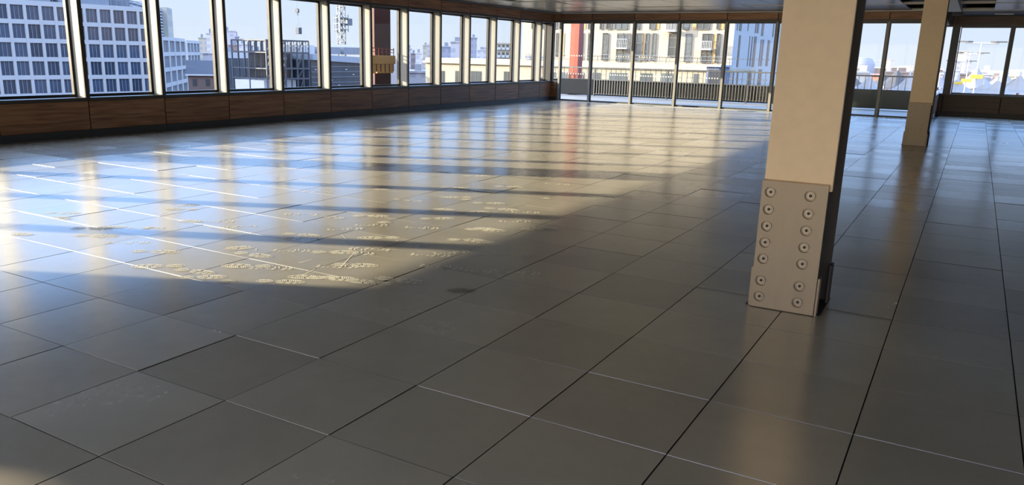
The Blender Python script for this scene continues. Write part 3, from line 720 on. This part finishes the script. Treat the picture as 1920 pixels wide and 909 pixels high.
for px, yt, q, D, mm, lb in ((386, 64, 406, 420, 'hz1', 'grey tower block left of the fourth mullion'), (407.5, 59, 442, 475, 'hz2', 'tallest mauve tower block behind the warehouse'),
        (441, 70, 448, 400, 'hz4', 'narrow blue grey tower beside the mauve tower block'), (372, 72, 387, 520, 'hz3', 'cream apartment block paling into the haze left of the towers'),
        (380, 102, 470, 310, 'hz2', 'low grey block at the foot of the tower blocks'), (428, 86, 452, 380, 'hz5', 'brownish mid-rise block right of the towers'),
        (445, 84, 467, 360, 'hz1', 'pale mid-rise block with balconies right of the towers'), (468, 87, 474, 410, 'hz4', 'dark end gable of the pale mid-rise block'),
        (468, 96, 498, 480, 'hz5', 'low brown housing left of the steel skeleton'), (470, 118, 500, 240, 'hz2', 'low grey roofed block in front of the brown housing')):
    block(px, q, yt, D, 16, MX[mm], lb, group=None, topbox=(.3, .6, 2.5))

# --- steel skeleton building under construction
a = atD(498, 75, 150); b = atD(578, 78, 156); zt = a.z; a.z = b.z = 0; ux = b - a; W = ux.length; ux.normalize()
t = empty('steel_skeleton_building', (a.x, a.y, GZ)); tag(t, 'unfinished building of open steel frames in the fifth window', 'building'); t.rotation_euler = (0, 0, math.atan2(ux.y, ux.x)); H_ = zt - GZ
zs_ = [H_, H_ - 2.1, H_ - 4.9, H_ - 6.7, H_ - 10, H_ - 14, H_ - 20]; fr = MB(); nb = 7
for yy in (0, 5, 10):
    for k in range(nb + 1): fr.bar((W * k / nb, yy, 0), (W * k / nb, yy, H_), .22)
    for z in zs_: fr.bar((0, yy, z), (W, yy, z), .28)
for z in zs_:
    for k in range(nb + 1): fr.bar((W * k / nb, 0, z), (W * k / nb, 10, z), .2)
for k in (0, 2, 5):
    for i in range(5): fr.bar((W * k / nb, 0, zs_[i + 1]), (W * (k + 1) / nb, 0, zs_[i]), .12)
for k in range(14): fr.bar((W * k / 14, 0, zs_[1]), (W * k / 14, 0, zs_[0]), .09)
fr.done('steel_frame', MX['frame_st'], t)
MB().box(W * .33, W * .98, 5, 9.5, H_ - 4.6, H_ - 2.2).done('deck_infill', MX['dark'], t)
MB().box(W * .35, W * .8, 5, 9.5, H_ - 6.6, H_ - 5.1).done('deck_infill', MX['dark'], t)
MB().box(0, W * .75, 1, 9.5, H_ - 9.4, H_ - 7.0).done('white_sheeting', MX['pale'], t)
for x, z in ((.38, 2.7), (.62, 2.5), (.60, 3.8), (.42, 4.0), (.75, 2.9), (.70, 4.1)):
    MB().box(W * x, W * x + .9, 4.6, 4.95, H_ - z - .5, H_ - z).done('material_pack', MX['pale'], t)
# --- dark blue curtain-walled block with light canopy band
a = atD(582, 98, 158); b = atD(706, 107, 172); a.z = b.z = 0; ux = b - a; W = ux.length; ux.normalize()
t = empty('curtain_walled_building', (a.x, a.y, GZ)); tag(t, 'dark blue banded building with light canopy edge behind the crane', 'building'); t.rotation_euler = (0, 0, math.atan2(ux.y, ux.x)); H_ = 0.75 - GZ
MB().box(0, W, 0, 25, 0, H_ - 1).done('walls', MX['bluec'], t)
cb = MB(); cb.poly([(0, -.6, H_ + .2), (W, -.6, H_ - .5), (W, -.6, H_ - 1.7), (0, -.6, H_ - .9)]); cb.poly([(0, -.6, H_ + .2), (0, 25, H_ + .2), (W, 25, H_ - .5), (W, -.6, H_ - .5)])
cb.poly([(0, -.6, H_ - .9), (W, -.6, H_ - 1.7), (W, .0, H_ - 1.7), (0, 0, H_ - .9)]); cb.poly([(0, -.6, H_ + .2), (0, -.6, H_ - .9), (0, 25, H_ - .9), (0, 25, H_ + .2)]); cb.done('canopy_band', MX['lband'], t)
for r in range(7):
    z = H_ - 2.2 - r * 1.0; MB().box(0, W, -.14, 0, z, z + .16).done('transom_band', MX['band'], t)
for k in range(9): MB().box(W * (k + .5) / 9 - .25, W * (k + .5) / 9 + .25, -.2, -.15, H_ - 2.75 - (k % 4), H_ - 2.6 - (k % 4)).done('lamp', MX['pale'], t)
for x0, x1, h, mm in ((.0, .22, 1.6, 'pale'), (.28, .40, 1.2, 'hz4'), (.42, .60, 1.3, 'steelgrey'), (.66, .92, 1.4, 'steelgrey'), (.93, 1.0, 2.0, 'pale')):
    MB().box(W * x0, W * x1, 3, 12, H_ + .2, H_ + .2 + h).done('roof_unit', MX[mm], t)
# --- tower crane
cb_ = atD(641, 98, 240); t = empty('tower_crane', (cb_.x, cb_.y, GZ)); tag(t, 'grey lattice tower crane rising behind the curtain-walled building', 'crane')
ja = atD(557, 20, 232); jd = Vector((ja.x - cb_.x, ja.y - cb_.y, 0)); jl = jd.length; jd.normalize(); t.rotation_euler = (0, 0, math.atan2(jd.y, jd.x))
HT = 26 - GZ; ms = MB(); hw = .8
for sx2 in (-hw, hw):
    for sy2 in (-hw, hw): ms.bar((sx2, sy2, 0), (sx2, sy2, HT), .2)
z = 0; q = 0
while z < HT - 1.6:
    for (p, r_) in (((-hw, -hw), (hw, -hw)), ((hw, -hw), (hw, hw)), ((hw, hw), (-hw, hw)), ((-hw, hw), (-hw, -hw))):
        a_, b_ = (p, r_) if q % 2 else (r_, p)
        ms.bar((*a_, z), (*b_, z + 1.6), .12); ms.bar((*p, z), (*r_, z), .12)
    z += 1.6; q += 1
ms.done('mast', MX['crane'], t)
zc = atD(641, 45, 240).z - GZ
cl = MB()
for dz in (-1.6, 0, 1.6): cl.box(-1.5, 1.5, -1.5, 1.5, zc + dz, zc + dz + .18)
for a_ in (-1.4, 1.4):
    for b_ in (-1.4, 1.4): cl.bar((a_, b_, zc - 2.2), (a_, b_, zc + 2.6), .14)
cl.done('climbing_frame', MX['crane'], t)
MB().box(-3.4, -1.9, -.7, .7, zc - .3, zc + 1.6, .05).done('hoist_cabin', MX['crane'], t)
jb = MB()
for yy in (-.6, .6): jb.bar((-14, yy, HT), (jl + 12, yy, HT), .18)
jb.bar((-2, 0, HT + 1.5), (jl + 12, 0, HT + 1.3), .16)
k = 0; x = -14
while x < jl + 11: jb.bar((x, -.6, HT), (x + 1, 0, HT + 1.4), .09); jb.bar((x + 1, 0, HT + 1.4), (x + 2, .6, HT), .09); x += 2
jb.done('jib', MX['crane'], t)
MB().box(-13.5, -11, -.9, .9, HT - 2.2, HT).done('counterweight', MX['crane'], t)
hk = empty('crane_hook', (ja.x, ja.y, ja.z)); tag(hk, 'small hook block hanging on its cable in the fifth window', 'hook')
b = MB(); b.bar((0, 0, .6), (0, 0, HT + GZ - ja.z), .05, n=6); b.done('cable', MX['crane'], hk)
b = MB(); b.bar((0, -.25, 0), (0, .25, 0), 1.3, n=12); b.done('pulley_block', MX['frame_st'], hk)
b = MB(); pts = [(.0, -.6), (.0, -1.0), (.22, -1.2), (.40, -1.05), (.36, -.85)]
for p, r_ in zip(pts[:-1], pts[1:]): b.bar((p[0], 0, p[1]), (r_[0], 0, r_[1]), .14, n=6)
b.done('hook', MX['frame_st'], hk)
lp = atD(560, 56, 232); ld = empty('hoisted_load', (lp.x, lp.y, lp.z)); tag(ld, 'small crate slung on a cable under the crane hook', 'load')
MB().box(-.6, .6, -.6, .6, -1.1, .6, .05).done('crate', MX['frame_st'], ld)
b = MB(); b.bar((-.5, -.5, .6), (0, 0, 1.8), .05, n=6); b.bar((.5, .5, .6), (0, 0, 1.8), .05, n=6); b.bar((0, 0, 1.8), (0, 0, ja.z - lp.z - 1.2), .05, n=6); b.done('sling', MX['crane'], ld)

# --- distant blocks between the red column and the cream building
for px, q, yt, D, mm, lb in ((764, 772, 92, 420, 'hz2', 'small mauve block just right of the red column'), (770, 781, 102, 380, 'hz5', 'low brown block below the skyline right of the dark red column'),
        (779, 791, 101, 360, 'hz1', 'pale terrace of flats left of the cream building'), (793, 803, 86, 520, 'hz3', 'pale cream tower just left of the cream building'),
        (803, 812, 84, 540, 'hz2', 'hazy grey tower just above the end of the cream wing'), (768, 800, 137, 190, 'hz4', 'dark blue low block beside the cream wing'),
        (828, 846, 89, 330, 'hz4', 'small blue grey block on the skyline above the cream wing'), (845, 871, 80, 300, 'hz2', 'broad mauve windowless block above the cream wing'),
        (882, 894, 72, 420, 'hz4', 'slim blue tower block above the cream wing'), (895, 914, 95, 460, 'hz1', 'low white block right of the slim blue tower'),
        (909, 921, 90, 380, 'hz2', 'small grey block on the skyline left of the white balconied flats'), (694, 704, 84, 300, 'hz1', 'pale block just left of the red column')):
    block(px, q, yt, D, 14, MX[mm], lb, topbox=(.3, .7, 2.0))
t, W, H_, yy = block(932, 964, 83, 330, 14, MX['creamp'], 'white balconied block of flats above the cream wing')
for r in range(5):
    for k in range(4):
        MB().box(W * (k + .12) / 4, W * (k + .88) / 4, -.9 * yy, 0, H_ - 2.2 - r * 3, H_ - 1.2 - r * 3).done('balcony', MX['white'], t)
        MB().box(W * (k + .2) / 4, W * (k + .8) / 4, -.06 * yy, .02, H_ - 1.2 - r * 3, H_ - .2 - r * 3).done('window', MX['gwin'], t)

# --- cream stone building across the street
YC = 118.0
t = empty('cream_stone_building', (-28, YC, GZ)); tag(t, 'large sunlit cream stone apartment building with ochre panels and a lower wing', 'building')
def cpart(px0, px1, py0, py1, mat, name='window', out=.0, dep=.12, Y=YC, mi=None):
    a = onY(px0, (py0 + py1) / 2, Y); b = onY(px1, (py0 + py1) / 2, Y); c1 = onY((px0 + px1) / 2, py0, Y); c0 = onY((px0 + px1) / 2, py1, Y)
    return keep(MB().box(a.x, b.x, Y - dep - out, Y - out + .02, c0.z, c1.z).done(name, mat), t)
xl = onY(798, 120, YC).x; xm = onY(977, 80, YC).x; xr = onY(1371, 80, YC).x; zl = onY(890, 110, YC).z
keep(MB().box(xl, xr, YC, YC + 16, GZ, zl - .9).done('lower_walls', MX['cream']), t)
keep(MB().box(xl - .4, xr + .3, YC - .5, YC + 16, zl - .9, zl - .55).done('cornice', MX['creamp']), t)
keep(MB().box(xl, xr, YC - .1, YC + 16, zl - .55, zl).done('parapet', MX['creamp']), t)
keep(MB().box(xm, xr, YC + .4, YC + 36, zl, 46).done('upper_walls', MX['creamp']), t)
low = [(826, 833), (854, 868), (883, 902), (945, 960), (997, 1003), (1032, 1041), (1052, 1063), (1085, 1095), (1111, 1125), (1142, 1175), (1200, 1222), (1240, 1265), (1300, 1308)]
for a, b in low:
    o = cpart(a, b, 133 + (a - 850) * .012, 158 + (a - 850) * .012, MX['gwin'])
    if b - a > 8:
        cpart((a + b) / 2 - .4, (a + b) / 2 + .4, 133 + (a - 850) * .012, 158 + (a - 850) * .012, MX['wframe'], 'window_bar', out=.1, dep=.06)
def win(a, b, y0, y1, bal=False):
    Y = YC + .4
    cpart(a, b, y0, y1, MX['gwin'], Y=Y)
    fr = MB(); A = onY(a, (y0 + y1) / 2, Y); B = onY(b, (y0 + y1) / 2, Y); z1 = onY((a + b) / 2, y0, Y).z; z0 = onY((a + b) / 2, y1, Y).z
    n = 2 if b - a > 16 else 1
    for k in range(n + 1): x = A.x + (B.x - A.x) * k / n; fr.box(x - .06, x + .06, Y - .2, Y - .1, z0, z1)
    k = 0
    for z in [z0, z1] + [z0 + 1.35 * q for q in range(1, int((z1 - z0) / 1.35) + 1)]: fr.box(A.x, B.x, Y - .2, Y - .1, z - .06, z + .06)
    keep(fr.done('window_bars', MX['wframe']), t)
for a, b, y0, y1 in ((1130, 1140, 63, 113), (1157, 1181, 63, 115), (1193, 1205, 63, 115), (1210, 1216, 63, 114), (1223, 1229, 63, 114), (1254, 1270, 63, 106), (1285, 1296, 64, 116), (1316, 1335, 64, 118), (1343, 1349, 64, 118),
        (1089, 1093, 62, 112), (1103, 1108, 62, 113), (1003, 1006, 60, 105), (1023, 1028, 62, 106), (1043, 1046, 62, 106), (1126, 1131, 30, 55), (1138, 1148, 30, 55), (1154, 1177, 30, 55), (1194, 1200, 30, 55),  # first strip on this line is a column's shadow, built as a dark window
        (1219, 1230, 30, 55), (1251, 1269, 30, 55), (1281, 1293, 30, 55), (1307, 1331, 30, 55), (1345, 1350, 30, 55), (998, 1005, 30, 54), (1017, 1024, 30, 54), (1039, 1045, 30, 54), (1104, 1109, 30, 55)):
    win(a, b, y0, y1)
for a, b, y0, y1 in ((1205, 1210, 63, 112), (1336, 1342, 64, 118), (1231, 1237, 36, 55), (1300, 1306, 36, 55), (1351, 1358, 36, 55), (1093, 1099, 36, 55), (1184, 1189, 62, 120), (1055, 1058, 62, 106)):
    cpart(a, b, y0, y1, MX['yellow'], 'ochre_panel', Y=YC + .4, dep=.08)
cpart(986, 1030, 104, 112, MX['steelgrey'], 'plant_screen', Y=YC + .4, dep=.3)
for a, b, yf, yr in ((1155, 1181, 90, 73), (1314, 1338, 92, 77), (1251, 1272, 58, 42)):
    Y = YC + .4; A = onY(a, yf, Y); B = onY(b, yf, Y); zr = onY(a, yr, Y).z
    bb = MB(); bb.box(A.x, B.x, Y - 1.4, Y, A.z - .15, A.z + .08); bb.box(A.x, B.x, Y - 1.4, Y - 1.34, zr - .08, zr)
    n = 8
    for k in range(n + 1): x = A.x + (B.x - A.x) * k / n; bb.box(x - .03, x + .03, Y - 1.4, Y - 1.34, A.z, zr)
    for x in (A.x, B.x): bb.box(x - .03, x + .03, Y - 1.4, Y, zr - .08, zr)
    keep(bb.done('balcony', MX['white']), t)
rr2 = MB(); x = xm
while x < xr: rr2.box(x - .03, x + .03, YC - .05, YC, zl, zl + 1.1); x += 1.6
for z in (.55, 1.1): rr2.box(xm, xr, YC - .05, YC, zl + z - .03, zl + z + .03)
keep(rr2.done('roof_terrace_railing', MX['steelgrey']), t)
xe = xr + .2                                       # shaded end wall facing right
keep(MB().box(xr + .01, xe, YC + .4, YC + 36, GZ, 46).done('end_wall', MX['bluef']), t)
def slit(px0, px1, y0, y1):
    a = onX(px0, (y0 + y1) / 2, xe); b = onX(px1, (y0 + y1) / 2, xe); z1 = onX((px0 + px1) / 2, y0, xe).z; z0 = onX((px0 + px1) / 2, y1, xe).z
    keep(MB().box(xe, xe + .05, a.y, b.y, z0, z1).done('slit_window', MX['dark']), t)
for a, b, y0, y1 in ((1296, 1301, 150, 215), (1312, 1328, 150, 218), (1372, 1376, 150, 220), (1425, 1432, 150, 235), (1438, 1450, 150, 235), (1470, 1485, 150, 255), (1550, 1558, 150, 262), (1300, 1312, 250, 475), (1375, 1379, 255, 470),
        (1392, 1398, 258, 470), (1408, 1425, 258, 475), (1455, 1462, 280, 468), (1468, 1478, 280, 468), (1505, 1520, 285, 468), (1262, 1270, 500, 620), (1290, 1300, 500, 620), (1380, 1396, 500, 620), (1412, 1418, 500, 620), (1442, 1465, 492, 620)):
    slit(1040 + a / 3.788, 1040 + b / 3.788, y0 / 3.788, y1 / 3.788)
ab = empty('annex', (onY(1335, 120, YC - 6).x, YC - 6, GZ)); tag(ab, 'small pale blue flat-roofed annex in front of the cream building', 'building')
A = onY(1325, 125, YC - 6); B = onY(1349, 125, YC - 6)
keep(MB().box(A.x, B.x, YC - 6, YC - .6, GZ, A.z).done('walls', MX['annex']), ab)
keep(MB().box(A.x - .6, B.x + .3, YC - 6.4, YC - .6, A.z, A.z + .25).done('roof', MX['lband']), ab)
for q in (1328, 1334, 1340, 1345):
    a = onY(q, 140, YC - 6); keep(MB().box(a.x, a.x + .35, YC - 6.06, YC - 5.98, A.z - 2.6, A.z - .4).done('window', MX['dark']), ab)

# --- right-hand view: market canopies, masts, far town
def tent(px, yb, D, w, h, mat, lb, name='canopy_tent'):
    """peaked fabric canopy on posts"""
    c = atD(px, yb, D); t = empty(name, (c.x, c.y, GZ)); t.rotation_euler = (0, 0, math.radians(25)); tag(t, lb, 'canopy', 'white market canopies')
    z0 = c.z - GZ; b = MB(); n = 8; seg = 5; bm = b.bm; rings = []
    for s_ in range(seg + 1):
        f = s_ / seg; r = w / 2 * (1 - f) ** 1.0 + .25 * f; z = z0 + h * f ** 1.7; ring = []
        for k in range(n):
            a = 2 * math.pi * k / n + math.pi / 8; rad = r * (1 / max(abs(math.cos(a)), abs(math.sin(a))) if s_ == 0 else (1 - f) / max(abs(math.cos(a)), abs(math.sin(a))) + f)
            dz = -h * .16 * (1 - f) if k % 2 == 0 else 0
            ring.append(bm.verts.new((rad * math.cos(a), rad * math.sin(a), z + dz)))
        rings.append(ring)
    for s_ in range(seg):
        for k in range(n): bm.faces.new((rings[s_][k], rings[s_][(k + 1) % n], rings[s_ + 1][(k + 1) % n], rings[s_ + 1][k]))
    bm.faces.new(rings[-1])
    b.done('fabric', mat, t)
    p = MB(); p.bar((0, 0, 0), (0, 0, z0 + h + .8), .35, n=8); p.done('mast', MX['white'], t)
    for sx2 in (-1, 1):
        for sy2 in (-1, 1): MB().bar((sx2 * w * .47, sy2 * w * .47, 0), (sx2 * w * .47, sy2 * w * .47, z0), .25, n=8).done('post', MX['white'], t)
tl = [(1598, 160, 205, 6, 2.2, 'tent_d', 'shaded canopy at the left edge of the right-hand view'), (1628, 168, 165, 6.2, 2.2, 'tent', 'white peaked canopy just left of the glazing bar beside the near column'),
      (1655, 160, 225, 7, 2.6, 'tent_d', 'shaded peaked canopy behind the glazing bar between the columns'), (1679, 161, 205, 8.5, 3.4, 'tent_d', 'broad shaded peaked canopy left of the far column'), (1702, 169, 165, 6, 2.6, 'tent', 'white canopy cut off by the far column'),
      (1759, 163, 222, 6, 2.4, 'tent', 'white canopy in the narrow strip right of the far column'), (1793, 171, 165, 6, 2.0, 'tent', 'white canopy at the foot of the left lamp masts'), (1827, 164, 205, 9, 4.0, 'tent', 'large white canopy behind the tallest lamp mast'), (1867, 179, 150, 6.5, 2.2, 'tent', 'near white canopy at the bottom between lamp mast and mullion'),
      (1878, 163, 228, 9, 3.6, 'tent', 'white canopy behind the right window mullion'), (1908, 173, 172, 6.5, 2.8, 'tent', 'white canopy at the right edge of the frame'), (1840, 177, 158, 5, 1.6, 'tent', 'small white canopy right of the tallest lamp mast'), (1900, 165, 215, 6, 2.0, 'tent_d', 'shaded canopy below the terracotta building')]
for px, yb, D, w_, h_, mm, lb in tl: tent(px, yb, D, w_, h_, MX[mm], lb)
def mast(px, yt, pb, yb_, D, arm, sgn, lb, far=False):
    a = atD(px, yt, D); t = empty('lamp_mast', (a.x, a.y, GZ)); tag(t, lb, 'lamp mast', 'double-armed lamp masts'); t.rotation_euler = (0, 0, math.radians(8)); H_ = a.z - GZ
    b = MB(); bm = b.bm; n = 10; A = [bm.verts.new((.12 * math.cos(6.2832 * k / n), .12 * math.sin(6.2832 * k / n), 0)) for k in range(n)]; B = [bm.verts.new((.055 * math.cos(6.2832 * k / n), .055 * math.sin(6.2832 * k / n), H_)) for k in range(n)]
    for k in range(n): bm.faces.new((A[k], A[(k + 1) % n], B[(k + 1) % n], B[k]))
    bm.faces.new(B); b.done('pole', MX['white'], t)
    b = MB(); b.bar((-arm, 0, H_ - .1), (arm, 0, H_ - .1), .12, n=8); b.done('crossarm', MX['white'], t)
    for s_ in (-1, 1):
        b = MB(); b.prism([(s_ * arm * .5, -.05), (s_ * arm * .5, .05), (s_ * arm * .8, .18), (s_ * arm * 1.45, .04), (s_ * arm * 1.45, -.04), (s_ * arm * .8, -.18)], H_ - .02, H_ + .10)
        b.done('lamp_head', MX['wframe'], t)
    z = atD(px - 10 * D / 100 * 0, yb_, D).z - GZ
    b = MB(); b.box(-sgn * .4, sgn * .4, -.5, -.2, z - .2, z + .2, .03); b.done('sign_panel', MX['sign'], t)
mast(1841, 79, 1824, 144, 92, 1.45, 1.35, 'tallest double-armed white lamp mast with yellow panel')
mast(1819.5, 99.5, 1808, 151, 120, 1.45, 1.4, 'middle double-armed lamp mast against the cream tower')
mast(1803, 114.5, 1797, 156, 150, 1.45, 1.5, 'leftmost and smallest double-armed lamp mast')
for px, q, yt, D, mm, lb, rf in ((1797, 1814, 97, 700, 'hz3', 'tall cream tower block behind the lamp masts', None), (1813.5, 1824, 98, 745, 'hz4', 'shaded blue side of the tower block pair behind the lamp masts', None), (1786, 1801, 116, 560, 'hz4', 'lower blue grey block left of the cream tower', None),
        (1661, 1671, 112, 800, 'hz3', 'white tower on the skyline right of the glazing bar', None), (1671, 1677, 113, 860, 'hz4', 'blue side block next to the white skyline tower', None),
        (1585, 1612, 128, 620, 'hz5', 'long low white-roofed shed just right of the near column', 'roofw'), (1612, 1626, 124, 700, 'hz1', 'low pale block between the shed and the arch', 'roofw'),
        (1640, 1662, 128, 560, 'mauve', 'low mauve roofed block behind the glazing bar', 'roofw'), (1672, 1700, 127, 640, 'mauve', 'mauve row of roofs left of the far column', 'roofw'), (1688, 1712, 125, 720, 'hz3', 'sunlit cream shed left of the far column', 'roofw'),
        (1585, 1628, 137, 330, 'steelgrey', 'grey flat-roofed shed right of the near column', 'steelgrey'), (1632, 1655, 143, 280, 'terra', 'low terracotta block beside the glazing bar', None), (1655, 1712, 137, 420, 'mauve', 'wide mauve block behind the shaded canopies', None),
        (1752, 1768, 131, 520, 'mauve', 'mauve block in the narrow strip beside the far column', 'roofw'), (1752, 1768, 140, 300, 'hz4', 'blue grey block low in the narrow strip beside the far column', None),
        (1822, 1880, 133, 900, 'hz1', 'long white-roofed factory on the horizon right of the tower', 'roofw'), (1846, 1856, 124, 1000, 'roofw', 'small white hall on the horizon', None), (1893, 1925, 132, 900, 'hz1', 'long white-roofed factory on the horizon at the right edge', 'roofw'),
        (1815, 1850, 138, 520, 'mauve', 'mauve terraces behind the tallest lamp mast', None), (1850, 1886, 140, 600, 'mauve', 'mauve terraces left of the right mullion', None), (1838, 1862, 141, 400, 'hz4', 'blue grey blocks behind the large white canopy', None),
        (1858, 1882, 138, 480, 'hz5', 'brown blocks under the horizon sheds', 'roofw'), (1900, 1930, 137, 560, 'hz2', 'mauve blocks at the right edge of the view', None), (1866, 1888, 147, 330, 'terra', 'terracotta roofed row behind the canopies', None),
        (1786, 1800, 134, 430, 'hz4', 'dark blue grey block at the foot of the left lamp mast', None), (1800, 1822, 141, 380, 'mauve', 'mauve block between the yellow panels', None)):
    block(px, q, yt, D, 25, MX[mm], lb, roof=MX[rf] if rf else None)
t, W, H_, yy = block(1889, 1916, 144, 260, 12, MX['creamp'], 'cream and terracotta building with a projecting frame at the right edge')
MB().box(W * .42, W * .8, -.3 * yy, 0, H_ - 7, H_ - 1).done('terracotta_panel', MX['terra'], t)
MB().box(W * .08, W * .36, -.2 * yy, 0, H_ - 5, H_ - 1.2).done('window', MX['gwin'], t)
# stadium-like hall and arch
c = atD(1611, 118, 900); t = empty('domed_arena', (c.x, c.y, GZ)); tag(t, 'hazy pale blue rounded arena on the skyline right of the near column', 'arena')
b = MB(); n = 28; bm = b.bm; R_ = 13; prof = [(1, 0), (1.02, .55), (.97, .85), (.8, 1.0), (.4, 1.05)]; rings = []
for r_, z in prof: rings.append([bm.verts.new((1.15 * R_ * r_ * math.cos(6.2832 * k / n), R_ * r_ * math.sin(6.2832 * k / n), z * (c.z - GZ + 4))) for k in range(n)])
for i in range(len(prof) - 1):
    for k in range(n): bm.faces.new((rings[i][k], rings[i][(k + 1) % n], rings[i + 1][(k + 1) % n], rings[i + 1][k]))
bm.faces.new(rings[-1]); b.done('shell', MX['hz4'], t, smooth=True)
c = atD(1648, 130, 960); t = empty('arched_bridge', (c.x, c.y, GZ)); tag(t, 'thin grey steel arch on the skyline left of the glazing bar', 'arch'); t.rotation_euler = (0, 0, math.radians(-25)) 
b = MB(); pts = [(14 * math.cos(a_), 0, c.z - GZ - 4 + 13 * math.sin(a_)) for a_ in [math.pi * k / 16 for k in range(17)]]
for p, q in zip(pts[:-1], pts[1:]): b.bar(p, q, .8, n=6)
b.bar((-14, 0, 0), (-14, 0, c.z - GZ - 4), .8, n=6); b.bar((14, 0, 0), (14, 0, c.z - GZ - 4), .8, n=6)
b.done('arch_rib', MX['steelgrey'], t)
